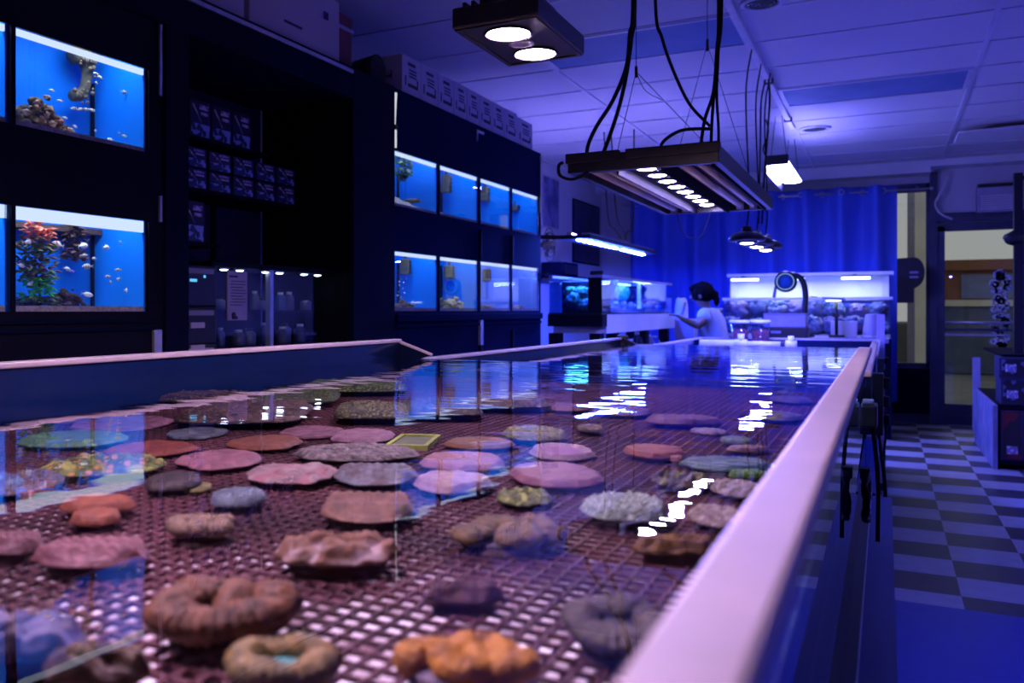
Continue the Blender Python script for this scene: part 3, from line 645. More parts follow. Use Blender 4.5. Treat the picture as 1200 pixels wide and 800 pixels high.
for i in range(3): retail_box(XU - .33, 2.62 + i * .128, 2.74 + i * .128, 1.906, 2.07, .13, ['first', 'middle', 'last'][i] + ' of the three boxed goods on the topmost shelf', 'boxed goods on the topmost shelf', i)
for i in range(5):
    for j in range(2):
        retail_box(XU - .27, 2.52 + i * .146, 2.65 + i * .146, 1.701 + j * .083, 1.778 + j * .083, .16, ('lower' if j == 0 else 'upper') + ' box in the ' + ['first', 'second', 'third', 'fourth', 'fifth'][i] + ' stack on the middle shelf', 'boxed goods on the middle shelf', 10 + i * 2 + j)
for i in range(2): retail_box(XU - .3, 2.42 + i * .13, 2.54 + i * .13, 1.491, 1.655, .14, ['left', 'right'][i] + ' tall box on the lowest recess shelf', 'tall boxes on the lowest shelf', 30 + i)
# lit display case
XC = -2.2; ya, yb = 2.48, 3.285; zt = H + .163
t = thing('display_case', 'glass display case with small ceiling spots in the recess', 'display case', (XC, (ya + yb) / 2, 0))
MB().box(XC - .28, ya, 0, XC, yb, .93).build('plinth', M['navy'], t)
MB().box(XC - .28, ya, zt, XC, yb, zt + .02).build('lid', M['navy_dark'], t)
MB().box(XC - .004, ya + .004, .93, XC, yb, zt).build('front_glass', M['glass'], t)
MB().box(XC - .28, ya + .004, .93, XC, ya + .009, zt).build('end_glass', M['glass'], t)
for z in (1.075, 1.215): MB().box(XC - .27, ya + .02, z, XC - .012, yb - .01, z + .007).build('glass_shelf', M['glass'], t)
MB().box(XC - .028, 2.83, .93, XC - .005, 2.852, zt).build('post', M['alu'], t)
mspot = emis('case_spot_glow', (.75, .8, 1), 13)
for px, py in ((280, 314), (305, 315), (333, 317), (351, 318), (373, 320), (389, 321)):
    p = at(px, py, Z=zt - .004); p.x = max(min(p.x, XC - .03), XC - .2); p.y = min(p.y, yb - .05)
    o = MB().lathe((p.x, p.y, zt - .004), [(.02, .003), (.022, -.002), (.016, -.004)], 16).build('spot_ring', M['steel'], t)
    MB().lathe((p.x, p.y, zt - .008), [(.002, .003), (.016, .002), (.013, -.003), (.003, -.004)], 16).build('lens', mspot, o)
rr = random.Random(21)
mj = [mat('goods_pale', (.12, .14, .3), (.08, .08, .2), 30, .4), mat('goods_dark', (.04, .04, .12), (.08, .08, .2), 30, .4), mat('goods_blue', (.03, .05, .22), (.05, .07, .2), 30, .4)]
for k in range(16):
    lvl = k % 2; y = 2.56 + (k // 2) * .088 + rr.uniform(-.01, .01); z = 1.083 if lvl == 0 else 1.223; h = rr.uniform(.06, .11) if lvl == 0 else rr.uniform(.05, .085); r = rr.uniform(.018, .028); x = XC - .1 + rr.uniform(-.03, .03)
    t2 = thing('bottle', '%s bottle on the %s glass shelf of the display case, %s from its near end' % (['pale', 'dark', 'blue'][k % 3], ['lower', 'upper'][lvl], ['first', 'second', 'third', 'fourth', 'fifth', 'sixth', 'seventh', 'eighth'][k // 2]), 'bottle', (x, y, z), 'bottles in the display case')
    MB().lathe((x, y, z), [(r * .95, 0), (r, .004), (r, h * .72), (r * .5, h * .84), (r * .45, h * .86)], 14).build('body', mj[k % 3], t2)
    MB().lathe((x, y, z), [(r * .5, h * .86), (r * .55, h * .87), (r * .55, h), (r * .45, h)], 14).build('cap', M['white_plastic'] if k % 3 else M['black'], t2)
# paper notice on the case
a = at(267, 317, X=XC + .006); b_ = at(290, 375, X=XC + .006)
t = thing('paper_notice', 'white printed paper notice taped to the display case', 'notice', (a.x, (a.y + b_.y) / 2, b_.z))
MB().box(XC, a.y, b_.z, XC + .005, b_.y, a.z).build('sheet', M['lavender'], t)
q = MB(); hh = a.z - b_.z; w = b_.y - a.y
q.box(XC + .005, a.y + w * .08, a.z - hh * .13, XC + .0062, a.y + w * .5, a.z - hh * .09)
for k in range(9): q.box(XC + .005, a.y + w * (.14 if k % 3 else .2), a.z - hh * (.2 + .06 * k) - .003, XC + .0062, b_.y - w * (.1 + .14 * (k % 3 == 2)), a.z - hh * (.2 + .06 * k))
q.lathe((XC + .0052, a.y + w * .3, b_.z + hh * .1), [(.013, 0), (.013, .001)], 12, 'X'); q.box(XC + .005, a.y + w * .22, b_.z + .004, XC + .0062, a.y + w * .5, b_.z + hh * .08)
q.build('print', M['ink'], t)
# stacked dark machines at the near end of the recess
for k, (z0, z1, lb) in enumerate(((1.02, 1.10, 'pale-edged tray unit under the two dark machines in the recess'), (1.10, 1.235, 'dark machine with a pale label, lower of two in the recess'), (1.236, 1.385, 'dark machine with small lit readouts, upper of two in the recess'))):
    t = thing('machine', lb, 'machine', (XU - .1, 2.36, z0))
    MB().box(XU - .35, 2.262, z0, XU - .06, 2.47, z1).build('housing', M['black'], t, bev=.006)
    MB().box(XU - .06, 2.28, z1 - .03, XU - .055, 2.45, z1 - .012).build('front_strip', M['lavender'] if k == 0 else M['grey'], t)
    if k == 2: MB().box(XU - .06, 2.33, z1 - .06, XU - .054, 2.36, z1 - .05).box(XU - .06, 2.40, z1 - .045, XU - .054, 2.405, z1 - .035).build('display', emis('readout', (.1, .5, .9), 1.2), t)
    else: MB().box(XU - .06, 2.33, z0 + .06, XU - .054, 2.40, z0 + .08).build('label', M['cardboard'], t)
t = thing('plinth', 'dark plinth carrying the stacked machines', 'plinth', (XU - .2, 2.36, 0)); MB().box(XU - .4, 2.26, 0, XU - .02, 2.475, 1.0).build('plinth_body', M['navy'], t); MB().box(XU - .41, 2.255, 1.0, XU - .01, 2.478, 1.02).build('plinth_top', M['navy_dark'], t)

# ------------------------------------------------------------------ cartons on top of the cabinets
def carton(x1, y0, y1, z0, z1, dep, label, group, k, big=False):
    t = thing('carton', label, 'box', (x1, (y0 + y1) / 2, z0), group)
    MB().box(x1 - dep, y0, z0, x1, y1, z1).build('carton_body', M['cardboard'], t, bev=.003)
    b = MB(); w = y1 - y0; h = z1 - z0
    if big:
        b.box(x1, y0 + w * .35, z0 + h * .28, x1 + .001, y0 + w * .55, z0 + h * .32); b.box(x1, y0 + w * .3, z0 + h * .74, x1 + .001, y0 + w * .5, z0 + h * .86); b.box(x1, y0 + w * .8, z0 + h * .62, x1 + .001, y0 + w * .86, z0 + h * .74)
    else:
        b.box(x1, y0 + w * .3, z1 - h * .22, x1 + .001, y0 + w * .72, z1 - h * .14)
        for q in (.34, .42, .5): b.box(x1, y0 + w * .36, z1 - h * q, x1 + .001, y1 - w * .22, z1 - h * (q - .04))
        b.box(x1, y0 + w * .3, z0 + h * .25, x1 + .001, y1 - w * .16, z0 + h * .34)
        for yy in (.14, .8): b.box(x1, y0 + w * yy, z0 + h * .26, x1 + .001, y0 + w * (yy + .07), z0 + h * .5)
    b.build('printing', M['ink'], t)
    MB().box(x1 - dep * .55, y0 - .001, z1 - .0005, x1 - dep * .45, y1 + .001, z1 + .001).build('tape', M['lavender'], t)
    b = MB(); b.bar((x1 - dep * .5, y0 - .001, z0 + h * .45), (x1 - dep * .2, y0 - .001, z0 + h * .5), .002, .012); b.bar((x1 - dep * .2, y0 - .001, z0 + h * .4), (x1 - dep * .2, y0 - .001, z0 + h * .62), .002, .014); b.build('side_printing', M['ink'], t)
    return t
xb = XU - .03
for i in range(3): carton(xb, 2.62 - .34 * i, 2.62 - .34 * i + (.62 if i == 0 else .33), TOP, TOP + .28, .35, ['largest white carton on the header beam, beside the reddish board', 'white carton on the header beam, left of the largest one', 'white carton on the header beam at the top edge of the picture'][i], 'white cartons on the header beam', i, True) if i == 0 else carton(xb, 2.60 - .36 * i, 2.60 - .36 * i + .35, TOP, TOP + .3, .35, ['', 'white carton on the header beam, left of the largest one', 'white carton on the header beam, third from the reddish board'][i], 'white cartons on the header beam', i, True)
t = thing('wooden_crate', 'reddish brown wooden crate standing between the two groups of white cartons', 'crate', (XU - .2, 3.45, TOP))
MB().box(XU - .45, 3.27, TOP, XU - .08, 3.42, TOP + .27).build('crate_body', M['brown_card'], t); MB().box(XU - .46, 3.26, TOP + .2, XU - .075, 3.43, TOP + .215).build('band', M['lavender'], t)
t = thing('round_pot', 'round black pot lying on its side before the row of small white cartons', 'pot', (XU - .2, 3.62, TOP))
MB().lathe((XU - .12, 3.62, TOP + .075), [(.03, -.06), (.062, -.055), (.072, .02), (.074, .06), (.066, .06), (.05, -.04)], 24, 'X').build('pot_body', M['black'], t); MB().lathe((XU - .07, 3.62, TOP + .075), [(.07, 0), (.077, .004), (.077, .014), (.068, .016)], 24, 'X').build('pot_rim', M['rubber'], t)
edges = [471, 493, 513.5, 532, 547.5, 562, 577, 591, 606, 624]
for i in range(9):
    y0 = at(edges[i], 110, X=xb).y; y1 = at(edges[i + 1], 110, X=xb).y
    carton(xb, y0 + .003, y1 - .003, TOP, TOP + (.205 if i < 8 else .19), .30, ['first and nearest', 'second', 'third', 'fourth', 'fifth', 'sixth', 'seventh', 'eighth', 'ninth and farthest'][i] + ' in the row of nine small white cartons on the far cabinet', 'row of small white cartons', i)
# ------------------------------------------------------------------ the three frag tanks, each a step lower
TX0, TX1 = -1.25, -.04
TK = [dict(y0=-.22, y1=2.20, rim=H - .083, wat=H - .138, x0=-1.25), dict(y0=2.235, y1=4.42, rim=H - .140, wat=H - .172, x0=-1.2), dict(y0=4.46, y1=6.64, rim=H - .200, wat=H - .268, x0=-1.2)]
M['tank_back'] = mat('blue_tinted_tank_wall', (.002, .011, .05), (.003, .006, .024), 2, .12, spec=.35)
M['tray'] = mat('white_acrylic_base', (.95, .9, .95), (.15, .055, .075), 24, .5, detail=9, contrast=(.40, .60))
M['crate'] = mat('coralline_egg_crate', (.13, .04, .052), (.04, .012, .02), 7, .75, detail=5)
M['crate_far'] = mat('purple_egg_crate', (.1, .05, .12), (.05, .02, .06), 6, .75)
M['stand'] = mat('blue_tank_stand', (.02, .05, .3), (.016, .04, .24), 4, .35)
names = ['nearest', 'middle', 'farthest']
for i, k in enumerate(TK):
    y0, y1, zr, zw, x0 = k['y0'], k['y1'], k['rim'], k['wat'], k['x0']; x1 = TX1; zb = .82
    t = thing('coral_tank', ['nearest and largest shallow coral tank with a pale rim', 'middle coral tank, one step lower than the nearest one', 'farthest coral tank, lowest of the three, with the white pipe along its end'][i], 'tank', ((x0 + x1) / 2, (y0 + y1) / 2, zb), 'shallow coral tanks')
    th = .008
    MB().box(x1 - th, y0, zb, x1, y1, zr - .006).build('side_glass', M['side_glass'], t)
    MB().box(x0, y0, zb, x0 + th, y1, zr - .006).build('side_wall', M['tank_back'], t)
    MB().box(x0 + th, y0, zb, x1 - th, y0 + th, zr - .006 if i == 0 else zw - .004).build('end_glass', M['side_glass'], t)
    MB().box(x0 + th, y1 - th, zb, x1 - th, y1, zw - .003 if i < 2 else zr - .006).build('end_wall', M['glass'] if i < 2 else M['tank_back'], t)
    MB().box(x0, y0, zb - .012, x1, y1, zb).build('bottom', M['tank_back'], t)
    ztray = zw - .059 if i == 0 else zw - .088
    MB().box(x0 + th + .002, y0 + th + .002, ztray - .006, x1 - th - .002, y1 - th - .002, ztray).build('base_sheet', M['tray'], t)
    # rims
    r = MB()
    if i == 0: r.box(-.0545, y0, zr - .013, -.0270, y1, zr)
    else: r.box(-.054, y0, zr - .013, -.028, y1, zr)
    o = r.build('rim_trim', M['rim'], t, bev=.003)
    MB().box(x0 - .012, y0, zr - .011, x0 + .014, y1, zr).build('rim_trim', M['rim'], t, bev=.003)
    if i == 0:
        MB().bar((x0, y1 - .004, zr - .006), (x0 + .11, y1 + .004, zw + .010), .010, .008).build('corner_brace', M['rim'], t, bev=.002)
        MB().add([(x0, y1 - .006, zr - .01), (x0 + .11, y1 - .006, zw + .008), (x0, y1 - .006, zw - .02), (x0, y1 + .002, zr - .01), (x0 + .11, y1 + .002, zw + .008), (x0, y1 + .002, zw - .02)], [(0, 1, 2), (5, 4, 3), (0, 3, 4, 1), (1, 4, 5, 2), (2, 5, 3, 0)]).build('corner_glass', M['tank_back'], t)
        MB().box(x1 - .001, y0, zb - .0118, x1 + .012, y1, zb + .015).build('bottom_trim', M['black'], t); MB().box(x1 + .012, y0, zb - .002, x1 + .0135, y1, zb + .002).build('trim_line', M['alu'], t)
    if i == 2: MB().box(x0, y1 - .014, zr - .011, x1 + .012, y1 + .012, zr).build('rim_trim', M['rim'], t, bev=.003)
    w = MB().box(x0 + th + .0005, y0 + th + .0005, ztray + .001, x1 - th - .0005, y1 - th - .0005, zw)
    # only the surface of the water: one sheet
    w = MB().add([(x0 + th, y0 + th, zw), (x1 - th, y0 + th, zw), (x1 - th, y1 - th, zw), (x0 + th, y1 - th, zw)], [(0, 1, 2, 3)])
    o = w.build('water', M['water'], loc=(x0, y0, zw)); tag(o, 'clear rippled water filling the %s coral tank' % names[i], 'water', kind='stuff')
    # egg-crate
    pitch = .0150; zc = zw - .0495 if i == 0 else zw - .075
    if i < 2:
        e = MB(); a0, a1, b0, b1 = x0 + .012, x1 - .012, y0 + .012, y1 - .012
        n = int((a1 - a0) / pitch)
        for q in range(n + 1): x = a0 + q * pitch; e.box(x - .0013, b0, zc - .003, x + .0013, b1, zc)
        n = int((b1 - b0) / pitch)
        for q in range(n + 1): y = b0 + q * pitch; e.box(a0, y - .0013, zc - .003, a1, y + .0013, zc)
        tag(e.build('egg_crate_grid', M['crate'] if i == 0 else M['crate_far'], loc=((a0 + a1) / 2, (b0 + b1) / 2, zc)), 'square plastic grid carrying the corals in the %s tank' % names[i], 'grid', 'egg crate grids')
    s = thing('tank_stand', ['blue stand under the nearest coral tank', 'dark stand under the middle coral tank', 'dark stand under the farthest coral tank'][i], 'stand', ((x0 + x1) / 2, (y0 + y1) / 2, 0), 'tank stands')
    MB().box(x0 - .01, y0, .7, .012 if i == 0 else -.02, y1, zb - .0125).build('stand_top', M['stand'], s)
    MB().box(x0, y0 + .01, .08, -.012 if i == 0 else -.035, y1 - .01, .7).build('stand_body', M['stand'] if i == 0 else M['navy'], s)
    MB().box(x0 + .02, y0 + .03, 0, -.03 if i == 0 else -.06, y1 - .03, .08).build('plinth', M['black'], s)
TXW = TK[0]['wat']; ZP = TXW - .0495

# ------------------------------------------------------------------ corals on the grid
def coral_mat(name, c1, c2, cen=None, rc=.35, sc=60, rough=.65, spot=None, bmp=.005, dk=.36):
    s = NT(name); p = s.n('ShaderNodeBsdfPrincipled'); p.inputs['Roughness'].default_value = rough
    co = s.n('ShaderNodeTexCoord'); nz = s.n('ShaderNodeTexNoise'); nz.inputs['Scale'].default_value = sc; nz.inputs['Detail'].default_value = 4; s.l(co.outputs['Object'], nz.inputs['Vector'])
    rp = s.n('ShaderNodeValToRGB'); rp.color_ramp.elements[0].position = .36; rp.color_ramp.elements[1].position = .64
    rp.color_ramp.elements[0].color = tuple(v * .62 for v in c4(c1)[:3]) + (1,); rp.color_ramp.elements[1].color = tuple(v * dk * .8 for v in c4(c2)[:3]) + (1,); s.l(nz.outputs['Fac'], rp.inputs['Fac']); col = rp.outputs[0]
    if spot:
        v = s.n('ShaderNodeTexVoronoi'); v.inputs['Scale'].default_value = spot[1]; s.l(co.outputs['Object'], v.inputs['Vector'])
        r2 = s.n('ShaderNodeValToRGB'); r2.color_ramp.elements[0].position = .25; r2.color_ramp.elements[1].position = .42; r2.color_ramp.elements[0].color = (1, 1, 1, 1); r2.color_ramp.elements[1].color = (0, 0, 0, 1)
        s.l(v.outputs['Distance'], r2.inputs['Fac']); mx = s.n('ShaderNodeMix', data_type='RGBA'); s.l(r2.outputs[0], mx.inputs['Factor']); s.l(col, mx.inputs['A']); mx.inputs['B'].default_value = c4(spot[0]); col = mx.outputs['Result']
    if cen:
        at_ = s.n('ShaderNodeAttribute'); at_.attribute_name = 'tissue'
        mx = s.n('ShaderNodeMix', data_type='RGBA'); s.l(at_.outputs['Fac'], mx.inputs['Factor']); s.l(col, mx.inputs['A']); mx.inputs['B'].default_value = c4(cen); col = mx.outputs['Result']
    nb = s.n('ShaderNodeTexNoise'); nb.inputs['Scale'].default_value = 170; nb.inputs['Detail'].default_value = 5; s.l(co.outputs['Object'], nb.inputs['Vector'])
    b = s.n('ShaderNodeBump'); b.inputs['Distance'].default_value = bmp; b.inputs['Strength'].default_value = .9; s.l(nb.outputs['Fac'], b.inputs['Height']); s.l(b.outputs[0], p.inputs['Normal'])
    s.l(col, p.inputs['Base Color']); s.l(p.outputs[0], s.out.inputs[0]); return s.m
M['coral_base'] = mat('dark_coral_skeleton', (.05, .03, .03), (.1, .05, .06), 60, .9, bump=.003, bscale=150)
def sm(a, b, x): t = min(1, max(0, (x - a) / (b - a))); return t * t * (3 - 2 * t)
CN = [0]
def coral(kind, box, c1, c2, label, cen=None, hgt=None, seed=None, spot=None, name='coral', group=None):
    x0, y0, x1, y1 = box; CN[0] += 1; seed = seed if seed is not None else CN[0] * 3 + 1
    hgt = hgt if hgt else {'disc': .010, 'donut': .018, 'brain': .018, 'lips': .017, 'fuzzy': .014, 'frill': .012, 'plate': .005, 'ring': .010}[kind] * (1.2 if y1 > 560 and kind not in ('plate',) else 1.1)
    cx = (x0 + x1) / 2
    pn = at(cx, y1, Z=ZP); lift = hgt * (.55 if kind not in ('plate', 'ring') else .2); pf = at(cx, y0, Z=ZP + hgt * .85 + lift); dn, df = depth(pn), depth(pf)
    dm = (dn + df) / 2; rx = (x1 - x0) / 2 * dm / F; ry = max((df - dn) / 2, rx * .38); ry = min(ry, rx * 1.35)
    cen_p = at(cx, y1, Z=ZP); f = Vector((-SA, CA, 0)); p0 = cen_p + (cen_p - Vector((0, 0, H))).normalized() * 0 + f * ry
    # slide along the view ray so the middle stays on the pixel column
    dc = depth(p0); u = (cx - 492.1) / F; p0 = Vector(((u * CA - SA) * dc, (u * SA + CA) * dc, ZP))
    p0.x = min(max(p0.x, TX0 + .03), -.068)
    t = thing(name, label, 'coral', p0, group); t.rotation_euler = (0, 0, YAW)
    nr, na = (22, 84) if rx > .03 else (16, 56)
    nz = lambda x, y, s_: noise.noise(Vector((x * s_ + seed * 1.7, y * s_ - seed * .9, seed * .31)))
    vs = []; tis = []; prof = [(1.0, None), (.97, -1), (.86, -2)]
    def out(a):
        if name == 'polyp_colony': return .95 / (abs(math.cos(a)) ** 5 + abs(math.sin(a)) ** 5) ** .2 + .04 * nz(math.cos(a), math.sin(a), 3.1)
        return 1 + .13 * nz(math.cos(a), math.sin(a), 1.3) + .07 * nz(math.cos(a), math.sin(a), 3.1) + (.035 * math.cos(a * (9 + seed % 4)) if kind in ('donut', 'brain') else 0)
    def height(r, a):
        x, y = r * math.cos(a), r * math.sin(a); q = 0
        edge = 1 - sm(.80, 1.0, r) ** 2 * .75
        if kind == 'disc': h = (.72 + .22 * (1 - r * r) + .10 * nz(x, y, 3.2) + .05 * nz(x, y, 11)) * edge; q = 0
        elif kind == 'plate': h = (.8 + .15 * nz(x, y, 3) + .06 * nz(x, y, 9)) * (1 - sm(.94, 1.0, r) * .5)
        elif kind == 'ring': rg = math.exp(-((r - .82) / .16) ** 2); h = (.45 + .55 * rg + .06 * nz(x, y, 6)) * edge; q = 1 - sm(.55, .72, r)
        elif kind == 'donut':
            r0 = .66 + .09 * math.sin(2 * a + seed) ; rg = math.exp(-((r - r0) / .21) ** 2); g = .05 * math.cos(a * 30 + 3 * nz(x, y, 2)) * sm(.3, .6, r); lob = math.exp(-(((x - .16) / .30) ** 2 + ((y - .12) / .34) ** 2)) * (.75 if seed == 5 else 0)
            h = (.26 + .66 * max(rg * (1 + .22 * math.sin(3 * a + seed)), lob) + g * rg + .14 * nz(x, y, 2.6)) * (1 - sm(.88, 1.0, r) * .5); q = (1 - sm(.26, .46, r + .06 * nz(x, y, 5))) * (1 - sm(.2, .5, lob))
        elif kind == 'brain':
            m = math.sin(7.5 * (x * math.cos(seed) + y * math.sin(seed)) + 4.2 * nz(x, y, 1.9)); m2 = .5 + .5 * m
            h = (.38 + .52 * m2 ** .7 + .10 * nz(x, y, 8) + .05 * math.sin(a * 40) * m2) * (1 - sm(.82, 1.0, r) * .6) * (1 - .15 * r); q = 1 - sm(.10, .45, m2)
        elif kind == 'lips':
            l = math.exp(-((y - .42) / .24) ** 2) + math.exp(-((y + .42) / .24) ** 2); h = (.3 + .62 * min(l, 1) + .06 * math.cos(x * 30) * l + .07 * nz(x, y, 4)) * edge; q = math.exp(-(y / .16) ** 2)
        elif kind == 'fuzzy': h = (.58 + .24 * (1 - r * r) + .30 * nz(x, y, 13) + .16 * nz(x, y, 26)) * edge; q = max(0, nz(x, y, 13)) * 1.6
        elif kind == 'frill': h = (.5 + .40 * math.sin(9 * r + 5 * nz(x, y, 2.2) + a * 2) * .6 + .34 * nz(x, y, 6)) * edge; q = sm(.2, .5, nz(x, y, 3.5))
        return max(.10, h) * hgt + lift, min(1, max(0, q))
    vs.append((0, 0, height(0, 0)[0])); tis.append(height(0, 0)[1])
    for i in range(1, nr + 1):
        r = i / nr
        for k in range(na):
            a = 2 * PI * k / na; o = out(a); h, q = height(r, a); vs.append((rx * r * o * math.cos(a), ry * r * o * math.sin(a), h)); tis.append(q)
    for rr_, hh in ((.99, .24), (.93, .12), (.70, .10)):
        for k in range(na):
            a = 2 * PI * k / na; o = out(a); vs.append((rx * rr_ * o * math.cos(a), ry * rr_ * o * math.sin(a), hh * hgt * .5 + lift * .9)); tis.append(0)
    fs = [(0, 1 + k, 1 + (k + 1) % na) for k in range(na)]
    for i in range(nr + 2):
        for k in range(na): a = 1 + i * na + k; b = 1 + i * na + (k + 1) % na; fs.append((a, a + na, b + na, b))
    fs.append(tuple(1 + (nr + 2) * na + k for k in range(na)))
    soft = kind in ('donut', 'brain', 'lips', 'disc', 'ring')
    m = coral_mat('coral_tissue_%d' % CN[0], c1, c2, cen, sc=(70 if rx > .03 else 110), spot=spot, bmp=.0022 if soft else .005, dk=.6 if soft else .36)
    mb = MB(); mb.add(vs, fs, True)
    o = mb.build('flesh' if kind != 'plate' else 'plate', m); o.parent = t
    at_ = o.data.attributes.new('tissue', 'FLOAT', 'POINT'); at_.data.foreach_set('value', tis)
    b = MB(); b.lathe((0, 0, 0), [(1, -.003), (1.06, lift * .4), (.94, lift * .95)], 20); v2 = [Vector((v.x * rx * .72 * out(math.atan2(v.y, v.x)), v.y * ry * .72 * out(math.atan2(v.y, v.x)), v.z)) for v in b.v]; b.v = v2
    o2 = b.build('base_rock', M['coral_base']); o2.parent = t
    return t
def fold_coral(box, path, tr, c1, c2, cen, label, hgt, closed=False, seed=1):
    """a fleshy coral: one thick wrinkled fold of tissue laid along a curling path round a hollow mouth"""
    x0, y0, x1, y1 = box; CN[0] += 1; cx = (x0 + x1) / 2; lift = hgt * .35
    pn = at(cx, y1, Z=ZP); pf = at(cx, y0, Z=ZP + hgt + lift); dn, df = depth(pn), depth(pf); dm = (dn + df) / 2
    rx = (x1 - x0) / 2 * dm / F; ry = min(max((df - dn) / 2, rx * .5), rx * 1.3); dc = dn + ry; u = (cx - 492.1) / F
    p0 = Vector(((u * CA - SA) * dc, (u * SA + CA) * dc, ZP)); p0.x = min(p0.x, -.066 - rx * .5)
    t = thing('coral', label, 'coral', p0); t.rotation_euler = (0, 0, YAW)
    pts = spline([(x, y, 0) for x, y in path] + ([(path[0][0], path[0][1], 0)] if closed else []), 14); n = len(pts); ns = 16
    vs = []; fs = []; rr = random.Random(seed); ph = rr.uniform(0, 6)
    for i, p in enumerate(pts):
        a = pts[(i - 1) % (n - 1)] if closed else pts[max(i - 1, 0)]; b_ = pts[(i + 1) % (n - 1)] if closed else pts[min(i + 1, n - 1)]
        d = (b_ - a).normalized(); nn = Vector((-d.y, d.x, 0)); e = 1.0
        if not closed: e = min(1, .25 + math.sqrt(min(i, n - 1 - i) / 9)) if min(i, n - 1 - i) < 6 else 1
        wr = 1 + .07 * math.cos(i * 1.9) + .12 * math.sin(i * .23 + ph)
        for k in range(ns):
            f = 2 * PI * k / ns; q = nn * math.cos(f) * tr * e * wr
            bump = 1 + .11 * math.cos(i * 1.9 + .25 * k) + .18 * noise.noise(Vector((i * .12, k * .5, seed)))
            z = lift + hgt * .5 * e * wr + hgt * .5 * math.sin(f) * e * bump * (1.0 if math.sin(f) > 0 else .8)
            vs.append(((p.x + q.x) * rx, (p.y + q.y) * ry, z))
    for i in range(n - 1):
        for k in range(ns): fs.append((i * ns + k, i * ns + (k + 1) % ns, (i + 1) * ns + (k + 1) % ns, (i + 1) * ns + k))
    if not closed: fs += [tuple(range(ns))[::-1], tuple((n - 1) * ns + k for k in range(ns))]
    o = MB().add(vs, fs, True).build('flesh', coral_mat('coral_fold_%d' % CN[0], c1, c2, None, sc=75, bmp=.0035, dk=.5)); o.parent = t
    b = MB(); b.lathe((0, 0, 0), [(.2, lift * .5), (.62, lift * .6), (.66, lift + hgt * .2), (.4, lift + hgt * (.5 if closed else .28)), (.1, lift + hgt * (.45 if closed else .22))], 20)
    b.v = [Vector((v.x * rx, v.y * ry, v.z)) for v in b.v]; o = b.build('mouth', coral_mat('coral_mouth_%d' % CN[0], cen, tuple(c * .7 for c in cen), None, sc=80, bmp=.002, dk=.7)); o.parent = t
    b = MB(); b.lathe((0, 0, 0), [(.7, -.003), (.74, lift * .5), (.6, lift * 1.1)], 20); b.v = [Vector((v.x * rx, v.y * ry, v.z)) for v in b.v]; o = b.build('base_rock', M['coral_base']); o.parent = t
    return t
BR, BR2 = (.20, .10, .055), (.11, .055, .035)
MV, MV2 = (.28, .13, .17), (.17, .07, .10)
PK, PK2 = (.55, .26, .32), (.38, .16, .22)
GY, GY2 = (.2, .19, .22), (.11, .10, .13)
# nearest row
fold_coral((176, 668, 346, 782), [(.34, .62), (.66, .34), (.70, -.12), (.40, -.56), (-.08, -.70), (-.52, -.52), (-.70, -.05), (-.52, .42), (-.16, .60), (.12, .36), (.16, .06), (.32, -.10)], .33, (.30, .11, .045), (.15, .055, .03), (.26, .24, .32), 'large brown folded brain coral with a grey hollow, near the bottom left', .021, False, 5)
fold_coral((262, 738, 404, 838), [(.66, .1), (.5, .52), (.0, .68), (-.52, .5), (-.68, .0), (-.5, -.5), (0, -.66), (.5, -.48)], .30, (.44, .27, .07), (.28, .24, .10), (.12, .55, .5), 'tan and green ring-shaped coral with a teal centre at the bottom edge', .016, True, 9)
fold_coral((456, 732, 628, 836), [(-.78, -.15), (-.6, .42), (-.28, .2), (-.18, -.35), (.12, -.5), (.2, .1), (.05, .55), (.42, .62), (.55, .1), (.45, -.4), (.78, -.3), (.82, .2)], .24, (.85, .36, .03), (.6, .22, .02), (.32, .24, .34), 'bright orange brain coral with grey-violet valleys at the bottom edge', .015, False, 4)
fold_coral((662, 688, 790, 792), [(.64, .1), (.5, .5), (.05, .66), (-.5, .5), (-.66, .0), (-.45, -.52), (.05, -.64), (.52, -.46)], .34, (.14, .105, .085), (.10, .075, .07), (.035, .03, .04), 'dark brown round coral partly hidden by the near rim', .014, True, 12)
coral('brain', (-60, 706, 104, 806), (.2, .14, .2), (.13, .1, .2), 'dusky violet coral cut off by the left edge, lowest of that side', (.1, .1, .25), .02, 15)
coral('brain', (50, 746, 178, 830), (.2, .11, .05), (.12, .065, .03), 'brown lumpy coral at the bottom edge left of the folded brown one', (.1, .06, .05), .018, 17)
coral('brain', (320, 616, 467, 684), (.34, .16, .09), (.22, .09, .05), 'rust brown coral with pale parallel ridges above a deep shadow', (.30, .21, .21), .018, 6)
coral('lips', (42, 626, 176, 682), (.42, .17, .20), (.3, .11, .14), 'mauve lip-shaped coral with one long mouth', (.1, .03, .05), .016)
coral('lips', (-40, 620, 54, 664), (.3, .13, .15), (.18, .07, .09), 'dull mauve coral at the left edge beside the lip-shaped one', (.07, .03, .04), .014)
coral('disc', (70, 576, 156, 612), (.45, .13, .06), (.34, .085, .05), 'rust orange two-lobed coral on a dark plug', None, .012, 3)
coral('disc', (84, 592, 142, 626), (.42, .12, .06), (.3, .08, .05), 'lower rust orange lobe overlapping the two-lobed coral', None, .011, 8)
fold_coral((194, 598, 284, 644), [(.62, .2), (.3, .5), (-.1, .3), (-.4, .55), (-.68, .15), (-.5, -.35), (.0, -.5), (.45, -.4), (.66, -.1)], .30, (.36, .23, .14), (.27, .17, .11), (.12, .08, .07), 'tan curled coral above the large folded brown one', .014, False, 21)
coral('disc', (246, 568, 312, 604), (.2, .26, .30), (.14, .17, .22), 'blue-grey disc coral on a dark plug', None, .012)
coral('disc', (172, 548, 236, 584), (.09, .06, .06), (.05, .035, .04), 'very dark brown round coral left of the yellow chip', None, .011)
coral('plate', (212, 564, 248, 580), (.45, .42, .12), (.35, .3, .1), 'small yellow coral chip beside the dark round coral')
